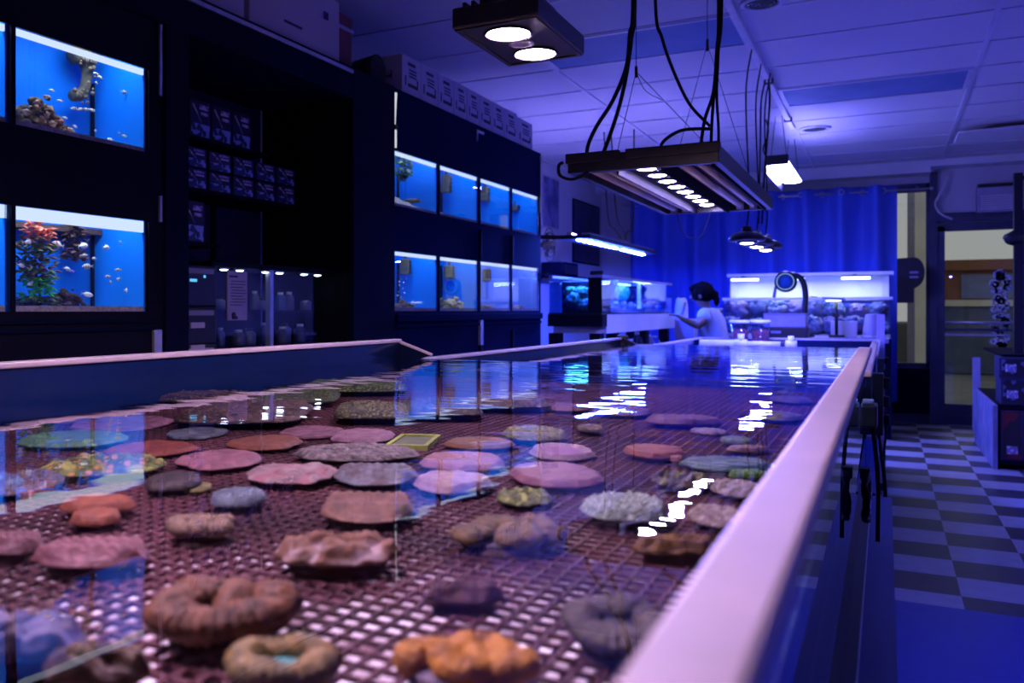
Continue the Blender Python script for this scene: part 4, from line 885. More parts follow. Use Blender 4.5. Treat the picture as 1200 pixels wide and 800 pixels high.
coral('lips', (374, 570, 487, 626), (.36, .18, .12), (.26, .12, .09), 'brown-orange folded disc coral in the middle of the tank', (.2, .1, .12), .014)
fold_coral((522, 596, 662, 660), [(-.78, .1), (-.55, -.4), (-.3, .2), (-.1, .55), (.12, .1), (.0, -.5), (.35, -.45), (.38, .2), (.6, .5), (.72, -.05), (.7, -.4)], .25, (.26, .16, .07), (.17, .11, .08), (.12, .09, .15), 'olive brown brain coral under the violet reflection', .014, False, 13)
coral('lips', (498, 678, 592, 722), (.2, .085, .11), (.12, .05, .075), 'dark mauve coral right above the bright orange one', (.06, .03, .05), .012)
coral('fuzzy', (684, 572, 786, 626), (.42, .55, .46), (.3, .42, .36), 'pale green-white fuzzy coral beside the bright lamp reflections', (.6, .7, .62), .016)
coral('frill', (582, 562, 646, 600), (.30, .36, .08), (.14, .16, .05), 'yellow-green patterned disc coral', (.4, .45, .1), .009)
coral('disc', (484, 548, 576, 588), (.62, .40, .42), (.5, .28, .34), 'pale pink disc coral, lower of two above the thin light streak', None, .012)
coral('disc', (494, 526, 592, 560), (.55, .26, .31), (.44, .19, .26), 'pink disc coral just behind the pale pink one', None, .010)
coral('lips', (390, 538, 492, 578), (.30, .32, .38), (.2, .14, .15), 'blue-grey and brown folded coral left of the pink discs', (.12, .06, .07), .013)
coral('fuzzy', (345, 516, 490, 548), (.26, .20, .19), (.17, .13, .13), 'long grey-brown fuzzy coral', (.36, .3, .3), .011)
coral('brain', (290, 538, 397, 576), (.55, .38, .38), (.42, .24, .26), 'pale pink coral with fine striped ridges', (.3, .12, .14), .011, 31)
coral('disc', (210, 524, 306, 556), (.52, .22, .27), (.4, .15, .2), 'flat dusty pink coral left of the striped one', None, .009)
coral('disc', (268, 508, 352, 532), (.38, .12, .06), (.28, .085, .05), 'flat rust red disc coral near the tank middle', None, .008)
coral('plate', (330, 492, 402, 516), (.45, .18, .26), (.34, .12, .2), 'flat mauve-pink coral behind the rust red disc')
coral('disc', (388, 500, 462, 524), (.48, .24, .32), (.36, .16, .24), 'flat rose coral right of the mauve-pink one', None, .008)
coral('plate', (198, 499, 266, 517), (.20, .24, .30), (.14, .17, .2), 'blue-grey slab coral at the left')
coral('disc', (128, 514, 228, 540), (.42, .09, .045), (.3, .06, .04), 'bright rust red flat coral at the left', None, .007)
coral('disc', (24, 502, 150, 530), (.16, .42, .20), (.14, .3, .22), 'large flat green coral at the left end', None, .010)
coral('frill', (48, 526, 192, 568), (.22, .30, .05), (.09, .14, .04), 'yellow-green frilly coral with orange and blue flecks', (.3, .34, .07), .014, 2, ((.45, .2, .06), 90))
coral('frill', (-30, 545, 70, 590), (.1, .14, .34), (.3, .16, .07), 'orange and blue frilly coral at the left edge', (.12, .2, .3), .012, 7)
coral('plate', (88, 486, 202, 508), (.5, .22, .32), (.36, .14, .24), 'large flat mauve plate coral at the left under the rim reflection')
coral('plate', (20, 478, 100, 496), (.25, .1, .2), (.16, .07, .15), 'dim purple flat coral at the far left')
# frag racks covered with polyps
def polyp_rack(box, c1, c2, label, seed):
    x0, y0, x1, y1 = box
    t = coral('fuzzy', box, tuple(c * .36 for c in c1), tuple(c * .4 for c in c2), label, tuple(min(1, c * 1.1) for c in c1[:3]), .019, seed, ((c1[0] * 1.3, c1[1] * 1.3, c1[2] * 1.3), 150), name='polyp_colony')
    return t
polyp_rack((214, 464, 366, 506), (.16, .085, .05), (.08, .05, .045), 'dense brown polyp colony, nearest of the long rack', 41)
polyp_rack((186, 456, 304, 478), (.15, .08, .05), (.075, .045, .04), 'dense brown polyp colony behind the nearest rack', 42)
polyp_rack((352, 442, 480, 466), (.14, .2, .05), (.09, .11, .04), 'green polyp colony at the far side, against the rim reflection', 43)
polyp_rack((390, 466, 482, 500), (.16, .16, .06), (.09, .08, .05), 'olive polyp colony with the dark front edge', 44)
polyp_rack((296, 452, 400, 480), (.11, .15, .04), (.07, .07, .04), 'dull green polyp colony between the brown ones and the blue reflection', 45)
polyp_rack((472, 462, 566, 496), (.08, .06, .05), (.05, .04, .05), 'dark polyp colony beneath the blue aquarium reflections', 46)
polyp_rack((548, 458, 644, 486), (.1, .06, .06), (.06, .04, .05), 'dim brown polyp colony at the end of the blue reflections', 47)
t = thing('coral_tile', 'square yellow-green framed tile lying on the grid', 'tile', at(485, 520, Z=ZP)); p = at(485, 520, Z=ZP); ex = .026; ey = .062
MB().obox((p.x, p.y, p.z + .002), ex * 2, ey * 1.6, .004, .3).build('tile_body', mat('olive_tile', (.12, .16, .06), (.09, .1, .06), 60, .8), t)
f = MB()
for s_ in (-1, 1):
    f.obox((p.x + s_ * ex * math.cos(.3), p.y + s_ * ex * math.sin(.3), p.z + .003), .006, ey * 1.6 + .006, .007, .3); f.obox((p.x - s_ * ey * .8 * math.sin(.3), p.y + s_ * ey * .8 * math.cos(.3), p.z + .003), ex * 2, .008, .007, .3)
f.build('tile_edge', mat('yellow_green_growth', (.4, .45, .08), (.26, .32, .06), 80, .8), t)
coral('disc', (522, 510, 602, 532), (.34, .15, .05), (.24, .1, .05), 'flat orange-brown coral behind the pink discs', None, .008)
coral('ring', (620, 518, 696, 543), (.62, .42, .50), (.52, .32, .42), 'coral with a pale pink ring-shaped rim and purple middle', (.24, .07, .22), .008)
coral('disc', (596, 538, 704, 580), (.44, .18, .26), (.34, .12, .24), 'wide rose disc coral below the pale ring', None, .010)
coral('fuzzy', (590, 488, 662, 524), (.24, .24, .07), (.14, .12, .06), 'yellow-olive fuzzy coral behind the pale ring', (.36, .36, .1), .012)
coral('fuzzy', (676, 494, 708, 512), (.16, .11, .08), (.1, .07, .06), 'small brown fuzzy coral right of the pale ring', (.22, .16, .1), .01)
coral('disc', (732, 518, 802, 544), (.55, .13, .05), (.36, .09, .07), 'orange-red flat coral right of the violet reflection', None, .010)
coral('disc', (786, 532, 800, 546), (.6, .25, .2), (.5, .2, .16), 'little salmon knob coral at the end of the orange-red one', None, .008)
coral('frill', (764, 548, 832, 580), (.22, .19, .10), (.16, .10, .09), 'olive and pink coral behind the pale green-white one', (.25, .3, .08), .012)
coral('disc', (800, 532, 902, 558), (.12, .26, .24), (.1, .2, .22), 'long teal flat coral close to the right rim', None, .008)
coral('fuzzy', (852, 548, 902, 566), (.14, .34, .05), (.1, .22, .05), 'bright green strip of polyps at the right rim', (.2, .5, .06), .008)
coral('fuzzy', (834, 556, 898, 592), (.42, .36, .34), (.28, .2, .18), 'mottled pale coral touching the right rim, farther of two', (.5, .42, .4), .010)
coral('fuzzy', (808, 582, 876, 628), (.45, .34, .30), (.3, .18, .14), 'mottled peach coral touching the right rim, nearer of two', (.52, .42, .38), .010)
coral('brain', (742, 626, 842, 664), (.36, .19, .06), (.24, .11, .05), 'amber brown ridged coral tucked under the right rim', (.14, .07, .05), .014, 27)
coral('disc', (846, 508, 882, 526), (.16, .26, .12), (.12, .18, .1), 'small green coral beyond the lamp reflections', None, .008)
coral('disc', (850, 520, 902, 534), (.4, .22, .16), (.3, .15, .13), 'peach-brown flat coral behind the long teal one', None, .007)
coral('disc', (758, 484, 846, 504), (.24, .09, .12), (.15, .06, .1), 'dark red long coral in the far part of the tank', None, .012)
coral('plate', (810, 500, 850, 512), (.4, .3, .34), (.3, .2, .26), 'pale flat chip beyond the dark red long coral')
coral('fuzzy', (696, 470, 760, 492), (.16, .08, .16), (.1, .05, .12), 'purple fuzzy coral in the far part of the tank', (.22, .12, .22), .010)
coral('disc', (880, 480, 940, 498), (.18, .17, .14), (.12, .1, .1), 'olive coral far along the right rim', None, .010)
coral('disc', (640, 470, 690, 486), (.22, .08, .14), (.16, .06, .1), 'dim plum coral beyond the polyp racks', None, .009)
coral('disc', (905, 462, 950, 476), (.2, .14, .2), (.14, .1, .15), 'small plum coral farthest along the right rim', None, .009)

# ------------------------------------------------------------------ things on the tanks
a = at(1017, 475, X=-.02)
t = thing('magnet_cleaner', 'small black block clamped on the outside of the right tank glass', 'glass cleaner', (-.028, 1.72, H - .19))
MB().box(-.039, 1.70, H - .205, -.012, 1.76, H - .165).build('block', M['black'], t, bev=.004); MB().box(-.036, 1.712, H - .165, -.018, 1.748, H - .158).build('grip', M['grey'], t, bev=.002)
t = thing('cable_coil', 'black oval coil of cable hanging on the right side of the near tank', 'cable', (-.02, 1.5, H - .27))
pts = [(-.026 + .003 * math.sin(k * 1.3), 1.5 + .05 * math.cos(2 * PI * k / 20), H - .285 + .036 * math.sin(2 * PI * k / 20)) for k in range(61)]
MB().tube(pts, .004, 6).build('loops', M['rubber'], t); MB().obox((-.028, 1.5, H - .250), .014, .02, .016).build('tie', M['black'], t)
cable([(-.02, 1.72, H - .20), (-.012, 1.74, H - .3), (-.012, 1.7, H - .40)], .004, 'pump_cable', 'thin black cable running down beside the clamped black block')
for k, (y, z0, z1, lb) in enumerate(((3.2, .82, 1.02, 'black plug bank hanging on the outside of the middle tank'), (5.0, .8, .98, 'black plug bank hanging on the outside of the farthest tank'))):
    t = thing('power_strip', lb, 'power strip', (-.03, y, z0)); MB().box(-.039, y - .03, z0, -.005, y + .03, z1).build('strip_body', M['black'], t, bev=.004)
    for q in range(3): MB().box(-.005, y - .018, z0 + .03 + q * .06, .012, y + .018, z0 + .065 + q * .06).build('plug', M['rubber'], t, bev=.003)
    cable([(-.02, y, z0), (-.0, y + .05, z0 - .2), (-.01, y + .02, .45), (.0, y - .1, .2)], .006, 'pump_cable', ['black cable drooping below the plug bank of the middle tank', 'black cable drooping below the plug bank of the farthest tank'][k])
# black gate fitting between the second and third tank
t = thing('tank_fitting', 'black angled fitting on the left rim where the middle and farthest tanks meet', 'fitting', (-1.2, 4.44, H - .19))
MB().obox((-1.19, 4.43, H - .158), .05, .05, .06, .4).build('bracket', M['black'], t, bev=.006); MB().bar((-1.19, 4.41, H - .15), (-1.09, 4.40, H - .19), .022, .02).build('arm', M['black'], t)
# return pipe along the end of the farthest tank
yp, zp = 6.42, TK[2]['wat'] + .032
xa = at(820, 403, Y=yp).x; xb_ = at(915, 405, Y=yp).x
t = thing('return_pipe', 'white ribbed return pipe lying along the far end of the farthest tank', 'pipe', ((xa + xb_) / 2, yp, zp))
n = 60; MB().tube([(xa + (xb_ - xa) * .5 * k / n, yp, zp) for k in range(n + 1)], [.026 + .004 * (k % 2) for k in range(n + 1)], 12, smooth=False).build('ribbed_hose', M['white_plastic'], t)
MB().tube([(xa + (xb_ - xa) * .55, yp, zp), (xb_, yp, zp)], .021, 12).build('straight_pipe', M['white_plastic'], t)
q = MB(); xm = xa + (xb_ - xa) * .52; q.tube([(xm - .04, yp, zp), (xm + .04, yp, zp)], .032, 12); q.tube([(xm, yp, zp), (xm, yp, zp + .07)], .022, 12); q.build('tee_fitting', M['white_plastic'], t)
q = MB(); q.tube([(xb_, yp, zp), (xb_ + .03, yp, zp)], .024, 12); q.build('collar', M['black'], t)
q = MB(); q.tube([(xb_ + .03, yp, zp), (xb_ + .1, yp, zp)], .03, 12); q.tube([(xb_ + .065, yp, zp), (xb_ + .065, yp, zp + .06)], .02, 10); q.build('valve', M['white_plastic'], t)
for x in (xa + .03, xb_ - .05): MB().box(x - .01, yp - .03, TK[2]['wat'] - .09, x + .01, yp + .03, zp - .021).build('saddle', M['white_plastic'], t)
# two jars standing inside the far end
mred = mat('dark_red_contents', (.5, .1, .08), (.25, .05, .06), 40, .8, bump=.004)
for k, (px, lb) in enumerate(((861, 'clear tapered tub with dark red contents, left of the pair'), (886, 'clear tub packed with reddish contents, right of the pair'))):
    p = at(px, 405, Y=6.30); r = 11 * depth(p) / F; zt_ = at(px, 377, Y=6.30).z; z0 = TK[2]['wat'] - .098
    t = thing('specimen_tub', lb, 'tub', (p.x, 6.52, z0)); y = 6.545
    y = 6.53
    MB().lathe((p.x, y, z0), [(r * .72, 0), (r * .74, .004), (r, zt_ - z0), (r * .96, zt_ - z0), (r * .70, .008)], 20).build('tub_wall', M['acrylic'], t)
    MB().lathe((p.x, y, z0), [(r * .68, .01), (r * .7, .02), (r * .9, (zt_ - z0) * .78), (r * .5, (zt_ - z0) * .82)], 20).build('contents', mred, t)
    MB().lathe((p.x, y, zt_), [(r * 1.02, -.012), (r * 1.08, -.008), (r * 1.08, .008), (r * .9, .010)], 20).build('lid', M['white_plastic'], t)
# ------------------------------------------------------------------ hanging lamps
def led(name, col, st): return emis(name, col, st)
E_NEAR = led('led_violet_white', (.92, .60, .85), P['near'])
E_MAIN = led('led_cool_white', (.5, .40, 1), P['main'])
E_PEND = led('led_blue_pendant', (.10, .11, 1), P['pend'])
E_STRIP = led('led_deep_blue', (.03, .07, 1), P['strip'])
def disc(c, r, m, parent, th=.004, name='lens', sx=1):
    return MB().lathe(c, [(r * .2, th), (r, th * .6), (r * .98, 0), (r * .5, -th), (r * .1, -th * 1.2)], 24).build(name, m, parent)
# near two-puck lamp over the near tank
def puck_lamp(y0, label):
    x0, x1, z, y1 = -.682, -.520, H + .5, y0 + .262
    t = thing('reef_lamp', label, 'lamp', ((x0 + x1) / 2, (y0 + y1) / 2, z), 'two-lens reef lamps')
    MB().box(x0, y0, z, x1, y1, z + .038).build('housing', M['black_metal'], t, bev=.004)
    b = MB()
    for q in range(8): b.box(x0 + .012 + q * .017, y0 + .02, z + .038, x0 + .018 + q * .017, y1 - .02, z + .052)
    b.build('heat_sink', M['black'], t)
    b = MB(); b.box(x0 + .004, y0 + .004, z - .003, x1 - .004, y0 + .012, z); b.box(x0 + .004, y1 - .012, z - .003, x1 - .004, y1 - .004, z); b.box(x0 + .004, y0 + .012, z - .003, x0 + .012, y1 - .012, z); b.box(x1 - .012, y0 + .012, z - .003, x1 - .004, y1 - .012, z)
    b.build('bezel', M['black'], t)
    for yy in (y0 + .066, y1 - .057):
        b = MB(); b.lathe(((x0 + x1) / 2, yy, z), [(.042, .0), (.045, -.003), (.040, -.004), (.039, .0)], 28, ring=True); o = b.build('lens_ring', M['black'], t)
        disc(((x0 + x1) / 2, yy, z - .001), .0375, E_NEAR, o)
    MB().lathe(((x0 + x1) / 2, (y0 + y1) / 2, z), [(.022, 0), (.024, -.003), (.014, -.003), (.012, -.001)], 20).build('fan_vent', M['grey'], t)
    b = MB(); xc = (x0 + x1) / 2; b.box(xc - .045, y0 + .05, z + .05, xc + .045, y0 + .19, z + .075); b.build('mount_plate', M['black'], t)
    b = MB(); b.bar((xc, y0 + .12, z + .075), (xc, y0 + .12, ZC - .03), .07, .03); b.build('mount_arm', M['black'], t, bev=.003)
    MB().box(xc - .05, y0 + .07, ZC - .03, xc + .05, y0 + .17, ZC - .001).build('ceiling_plate', M['black'], t)
    return t
puck_lamp(1.394, 'black lamp with two bright round lenses hanging over the near tank')
puck_lamp(.22, 'black two-lens lamp added overhead to brighten the near corals, above the top edge of the picture')  # extra lamp added out of view to brighten the near corals
# long hybrid fixture
fx0, fx1, fy0, fy1, fz = -.905, -.436, 2.70, 4.09, H + .44
t = thing('aquarium_light_fixture', 'long black fixture with round bright lamps and unlit tubes, hung over the middle tank', 'lamp', ((fx0 + fx1) / 2, (fy0 + fy1) / 2, fz))
b = MB(); b.box(fx0, fy0, fz, fx1, fy0 + .03, fz + .055); b.box(fx0, fy1 - .03, fz, fx1, fy1, fz + .055); b.box(fx0, fy0 + .03, fz, fx0 + .02, fy1 - .03, fz + .055); b.box(fx1 - .02, fy0 + .03, fz, fx1, fy1 - .03, fz + .055)
b.box(fx0 + .02, fy0 + .03, fz + .045, fx1 - .02, fy1 - .03, fz + .055)
b.build('frame', M['black_metal'], t, bev=.003)
b = MB(); b.box(fx0 - .004, fy0 - .012, fz + .03, fx0 + .17, fy0 + .01, fz + .062); b.box(fx0 + .19, fy0 - .012, fz + .03, fx1 + .004, fy0 + .01, fz + .062); b.build('end_cover', M['black'], t, bev=.003)
M['reflector'] = mat('polished_reflector', (.32, .26, .32), (.24, .19, .26), 8, .5, metal=.4)
M['tube_off'] = mat('unlit_glass_tube', (.8, .68, .55), (.66, .56, .48), 5, .55, spec=.2)
b = MB(); b.box(fx0 + .022, fy0 + .035, fz + .038, fx0 + .150, fy1 - .035, fz + .043); b.box(fx1 - .175, fy0 + .035, fz + .038, fx1 - .022, fy1 - .035, fz + .043); b.build('reflector', M['reflector'], t)
mdiv = M['navy_dark']
for x in (fx1 - .026, fx1 - .178, fx0 + .153): MB().bar((x, fy0 + .04, fz + .016), (x, fy1 - .04, fz + .016), .006, .05).build('divider', mdiv, t)
for x in (fx0 + .055, fx0 + .105, fx1 - .075, fx1 - .13):
    MB().tube([(x, fy0 + .04, fz + .022), (x, fy1 - .05, fz + .022)], .0125, 12).build('tube_lamp', M['tube_off'], t)
    b = MB()
    for y in (fy0 + .032, fy1 - .05): b.box(x - .014, y, fz + .006, x + .014, y + .02, fz + .038)
    b.build('tube_socket', M['white_plastic'], t)
xc = fx0 + .155 + .065
MB().box(fx0 + .158, fy0 + .035, fz + .022, fx1 - .182, fy1 - .035, fz + .044).build('led_panel', M['navy_dark'], t)
for k in range(8):
    y = fy0 + .14 + k * .155
    o = MB().lathe((xc, y, fz + .022), [(.036, 0), (.038, -.004), (.031, -.005), (.028, -.001)], 24, ring=True).build('led_ring', M['grey'], t)
    disc((xc, y, fz + .018), .027, E_MAIN, o)
# cables of the long fixture
def hang(name, pxs, Y, r, label, topz=True, m=None):
    pts = [at(x, y, Y=Y + (k * .0)) for k, (x, y) in enumerate(pxs)]
    if topz:
        p = pts[0].copy(); n_ = 2
        p.z = ZC - .002; pts.insert(0, p)
    return cable(pts, r, name, label, m)
hang('power_cable', [(742, 0), (738, 40), (734, 78), (718, 118), (698, 150), (688, 176), (694, 192)], 2.74, .0065, 'thick black cable looping down to the near left end of the long fixture')
hang('power_cable', [(744, 0), (740, 45), (735, 82), (727, 120), (716, 155), (703, 190)], 2.76, .0065, 'thick black cable hanging straight beside the looping one')
hang('power_cable', [(768, 0), (776, 45), (790, 85), (808, 122), (832, 148)], 2.80, .0055, 'black cable swinging diagonally to the clip above the near right corner')
hang('power_cable', [(843, 0), (840, 60), (836, 108), (826, 140), (820, 178)], 2.78, .0055, 'black cable falling to the near right corner, left of a parallel pair')
hang('power_cable', [(842, 0), (841, 80), (836, 118), (834, 150), (833, 180)], 2.77, .005, 'black cable falling to the near right corner, middle of three')
hang('power_cable', [(846, 0), (842, 60), (840, 110), (842, 150), (842, 180)], 2.75, .0045, 'black cable falling to the near right corner, right of three')
cable([at(x, y, Y=2.77) for x, y in ((832, 151), (815, 151), (798, 153), (783, 161), (775, 170), (774, 183))], .0055, 'power_cable', 'short black cable arching over the front edge of the long fixture')
cable([at(x, y, Y=2.685) for x, y in ((660, 190), (655, 194), (656, 205), (668, 210), (680, 207), (690, 201))], .0055, 'power_cable', 'black cable curled around the left end of the long fixture')
for k, (cx, cy_, Y, ends, lb) in enumerate(((745.5, 84, 3.3, ((680, 182), (764, 124), (826, 172)), 'steel hanging wire with a small gripper above the long fixture'),)):
    t = thing('hanging_wire', lb, 'wire', at(cx, cy_, Y=Y))
    a = at(cx, 2, Y=Y); top = Vector((a.x, a.y, ZC)); c = at(cx, cy_, Y=Y)
    MB().tube([top, c], .0015, 6).build('wire', M['rubber'], t)
    MB().tube([at(cx, 78, Y=Y), at(cx, 91, Y=Y)], .006, 8).build('gripper', M['black'], t)
    b = MB(); zt_ = fz + .056
    b.tube([c, (fx0 + .05, 3.05, zt_)], .0012, 5); b.tube([c, (fx1 - .05, 3.35, zt_)], .0012, 5); b.tube(spline([c, c + Vector((.03, .02, -.07)), c + Vector((.09, .04, -.11))], 5), .0012, 5)
    b.build('bridle', M['rubber'], t)
t = thing('hanging_wire', 'steel wire bridle holding the far end of the long fixture', 'wire', (-.67, 3.85, ZC))
b = MB(); c = Vector((-.67, 3.85, ZC - .45)); b.tube([(-.67, 3.85, ZC), c], .0015, 6); b.tube([c, (fx0 + .05, 3.9, fz + .056)], .0012, 5); b.tube([c, (fx1 - .05, 3.9, fz + .056)], .0012, 5); b.build('wire', M['rubber'], t); MB().tube([c + Vector((0, 0, .02)), c - Vector((0, 0, .03))], .006, 8).build('gripper', M['black'], t)
cable([at(x, y, Y=4.06) for x, y in ((793, 246), (797, 268), (808, 278), (822, 276), (834, 245))], .0016, 'thin_cable', 'thin dark cable bowing below the far end of the long fixture', M['rubber'])
# pendant of three round lamps over the farthest tank
c0 = at(882, 290, Y=5.55)
for k, (px, py, Y) in enumerate(((873, 285, 5.5), (884, 291, 5.85), (895, 297, 6.2))):
    p = at(px, py, Y=Y); p.z = H + .40; p.x = -.73 + .012 * k
    t = thing('pendant_lamp', ['nearest', 'middle', 'farthest'][k] + ' of three round black lamps in a row over the farthest tank', 'lamp', p, 'row of three round lamps')
    MB().lathe(p, [(.10, .010), (.108, .02), (.104, .034), (.075, .058), (.05, .066)], 28, sx=1.0).build('shade', M['black'], t)
    MB().lathe(p, [(.058, .012), (.062, .0), (.052, -.004), (.05, .012)], 28, ring=True).build('ring', M['black_metal'], t)
    disc((p.x, p.y, p.z + .001), .046, E_PEND, t, .006)
    MB().lathe((p.x, p.y, p.z + .064), [(.03, 0), (.03, .03), (.012, .04)], 16).build('cap', M['black'], t)
    MB().tube(spline([(p.x, p.y, p.z + .09), (p.x + .012, p.y, p.z + .3), (p.x - .004, p.y - .01, ZC - .3), (p.x + .03, p.y, ZC - .01)], 6), .005, 6).build('cord', M['rubber'], t)
src = bpy.data.objects['pendant_lamp']
a_ = copy_tree(src, (1.05, 3.2, H + .62), 'round black lamp added over the aisle to brighten the floor, beyond the right edge of the picture')  # invented lamp, out of view, adds blue light to the aisle floor
if 'group' in a_: del a_['group']
# cables hooked on the raceway
p = at(897, 93, Z=ZC - .03)
cable([p, at(892, 120, Y=p.y), at(891, 170, Y=p.y), at(890, 215, Y=p.y), at(889, 262, Y=p.y)], .006, 'power_cable', 'black cable hooked over the raceway, left strand')
cable([p + Vector((.02, 0, 0)), at(902, 115, Y=p.y), at(900, 150, Y=p.y), at(895, 215, Y=p.y), at(893, 262, Y=p.y)], .007, 'power_cable', 'black cable hooked over the raceway, right strand')
# hanging white tube light, lit
a = at(926, 199, Z=H + 1.20); b_ = at(942, 226, Z=H + 1.20); xm = -.77; y0, y1 = 7.55, 8.85; z = H + 1.20
t = thing('hanging_tube_light', 'lit white tube light hanging on wires below the raceway', 'lamp', (xm, (y0 + y1) / 2, z))
MB().box(xm - .085, y0, z + .02, xm + .055, y1, z + .05).build('housing', M['white_plastic'], t)
MB().box(xm - .094, y0, z - .085, xm - .086, y1, z + .05).build('added_light_blocker', M['black_metal'], t)  # blocker added to keep the tube's reflection off the aquarium glass
MB().lathe((xm, (y0 + y1) / 2, z + .002), [(.074, -.62), (.08, -.61), (.08, .61), (.074, .62)], 14, 'Y', sx=1, sy=.22).build('diffuser', emis('tube_light_glow', (.21, .21, 1), P['tube']), t)
MB().box(xm - .085, y0 - .01, z - .03, xm + .085, y0 + .005, z + .05).build('end_cap', M['black'], t)
b = MB()
for x, y in ((-.06, y0 + .1), (.06, y0 + .1), (-.06, y1 - .1), (.06, y1 - .1)): b.tube([(xm + x, y, z + .05), (xm + x * .4, y, ZC)], .003, 6)
b.build('wire', M['rubber'], t)
cable([(xm - .08, y0, z + .03), (xm - .11, y0 + .03, z + .12), (xm - .07, y0 + .02, z + .24), (xm - .09, y0 + .05, ZC - .03)], .006, 'power_cable', 'wavy black cable of the hanging tube light')

# ------------------------------------------------------------------ left back corner
# blue strip fixture over the side tank
t = thing('led_strip_fixture', 'flat fixture with a row of blue-white spots over the dark-ended reef tank', 'lamp', (-2.0, 7.1, H + .52))
z = H + .52; ya, yb = 6.12, 8.2; xa, xb2 = -2.10, -1.90
MB().box(-2.12, ya, z, -1.88, yb, z + .03).build('housing', M['black_metal'], t, bev=.004)
MB().box(-1.96, ya + .05, z + .03, -1.90, yb - .05, z + .045).build('top_rail', M['alu'], t)
MB().tube([(-2.085, ya + .15, z + .045), (-2.085, yb - .1, z + .045)], .013, 10).build('added_wash_tube', emis('added_wash_glow', (.36, .30, 1), P['wash']), t)  # tube added on top of the housing to light the wall behind
for y in (ya + .13, yb - .1): MB().box(-2.105, y, z + .03, -2.065, y + .02, z + .065).build('tube_socket', M['white_plastic'], t)
k = 0
for q in range(14):
    y = ya + .12 + q * .142 + (.06 if q > 7 else 0)
    disc((-2.0, y, z - .003), .02, E_STRIP, t, .004, 'spot')
MB().bar((-2.12, ya + .02, z + .015), (-2.5, ya - .2, z + .02), .03, .03).build('arm', M['black'], t)
for k, pts in enumerate((((708, 225), (712, 250), (722, 270), (728, 280)), ((716, 222), (722, 248), (730, 268), (734, 281)), ((743, 232), (742, 258), (735, 272), (731, 281)))):
    cable([at(x, y, Y=7.6) if i else Vector((at(x, y, Y=7.6).x, 7.6, ZC - .002)) for i, (x, y) in enumerate(pts)], .006, 'power_cable', 'black cable hanging above the blue spot fixture, ' + ['left', 'middle', 'right'][k] + ' of three')
# dark-ended side tank on its white stand
X0, X1, Y0, Y1 = -2.2, -1.80, 6.13, 8.45
zt_, zb = H + .235, H - .02
t = thing('reef_tank', 'long reef tank with a dark end, seen side-on behind the left aquariums', 'tank', ((X0 + X1) / 2, (Y0 + Y1) / 2, zb))
MB().box(X1 - .008, Y0 + .01, zb, X1, Y1, zt_).build('side_glass', M['side_glass'], t); MB().box(X0, Y0 + .01, zb, X0 + .008, Y1, zt_).build('back_glass', M['side_glass'], t)
MB().box(X0 + .008, Y0, zb, X1 - .10, Y0 + .008, zt_).build('end_glass', M['side_glass'], t); MB().box(X1 - .10, Y0, zb, X1, Y0 + .012, zt_).build('end_panel', M['navy_dark'], t); MB().box(X0 + .008, Y1 - .008, zb, X1 - .008, Y1, zt_).build('far_glass', M['side_glass'], t)
MB().box(X0, Y0, zb - .012, X1, Y1, zb).build('bottom', M['black'], t)
MB().box(X1 - .03, Y0, zt_, X1 + .006, Y1, zt_ + .02).box(X0, Y0, zt_, X0 + .03, Y1, zt_ + .02).box(X0, Y1 - .03, zt_, X1, Y1, zt_ + .02).build('rim', M['lavender'], t)
MB().box(X0 + .3, Y0 + .05, zt_ + .022, X1 - .01, Y0 + .08, zt_ + .05).build('handle', M['black'], t)
MB().box(X0 + .01, 6.40, zb, X1 - .012, 6.408, zt_ - .02).build('baffle', M['navy_dark'], t)
MB().box(X1 - .05, 7.35, zb, X1 - .02, 7.4, zt_).build('post', M['white_plastic'], t)
MB().box(X0 + .012, 6.41, zb + .002, X1 - .012, Y1 - .012, zb + .03).build('sand', M['sheet_white'], t)
t = thing('light_bar', 'slim white light bar under the lid of the dark-ended reef tank', 'lamp', (-1.9, 6.9, zt_ - .03)); MB().tube([(-1.86, 6.72, zt_ - .03), (-1.86, 7.15, zt_ - .03)], .008, 8).build('tube', emis('reef_bar_glow', (.7, .85, 1), 6), t); MB().box(-1.875, 6.70, zt_ - .04, -1.845, 6.73, zt_).build('clip', M['white_plastic'], t)
p = at(729, 343, X=-2.03)
t = thing('bubble_coral', 'round teal coral head in the dark-ended reef tank', 'coral', (p.x, p.y, zb)); MB().ball((p.x, p.y, p.z), .075, .8, 1.15, 1.0, 4, .22, 5, 3).build('coral_head', coral_mat('teal_coral', (.06, 1.0, .95), (.2, 1.6, 1.4), None, sc=60), t); MB().lathe((p.x, p.y, zb + .03), [(.05, 0), (.04, .04), (.03, .1)], 12).build('stalk', M['coral_base'], t)
rr = random.Random(5)
for k in range(9):
    y = 6.9 + k * .165; x = -1.87 - .1 * rr.random(); r = rr.uniform(.025, .045)
    t = thing('small_coral', 'small blue-lit coral on the sand of the dark-ended reef tank', 'coral', (x, y, zb + .03), 'small corals on the reef tank sand')
    MB().ball((x, y, zb + .03 + r * .6), r, 1, 1, .8, 2, .5, 3, k).build('coral_body', coral_mat('small_coral_%d' % k, (.2, .2, .5), (.1, .3, .4), None, sc=80), t); MB().lathe((x, y, zb + .03), [(r * .8, 0), (r * .6, r * .4)], 10).build('foot', M['coral_base'], t)
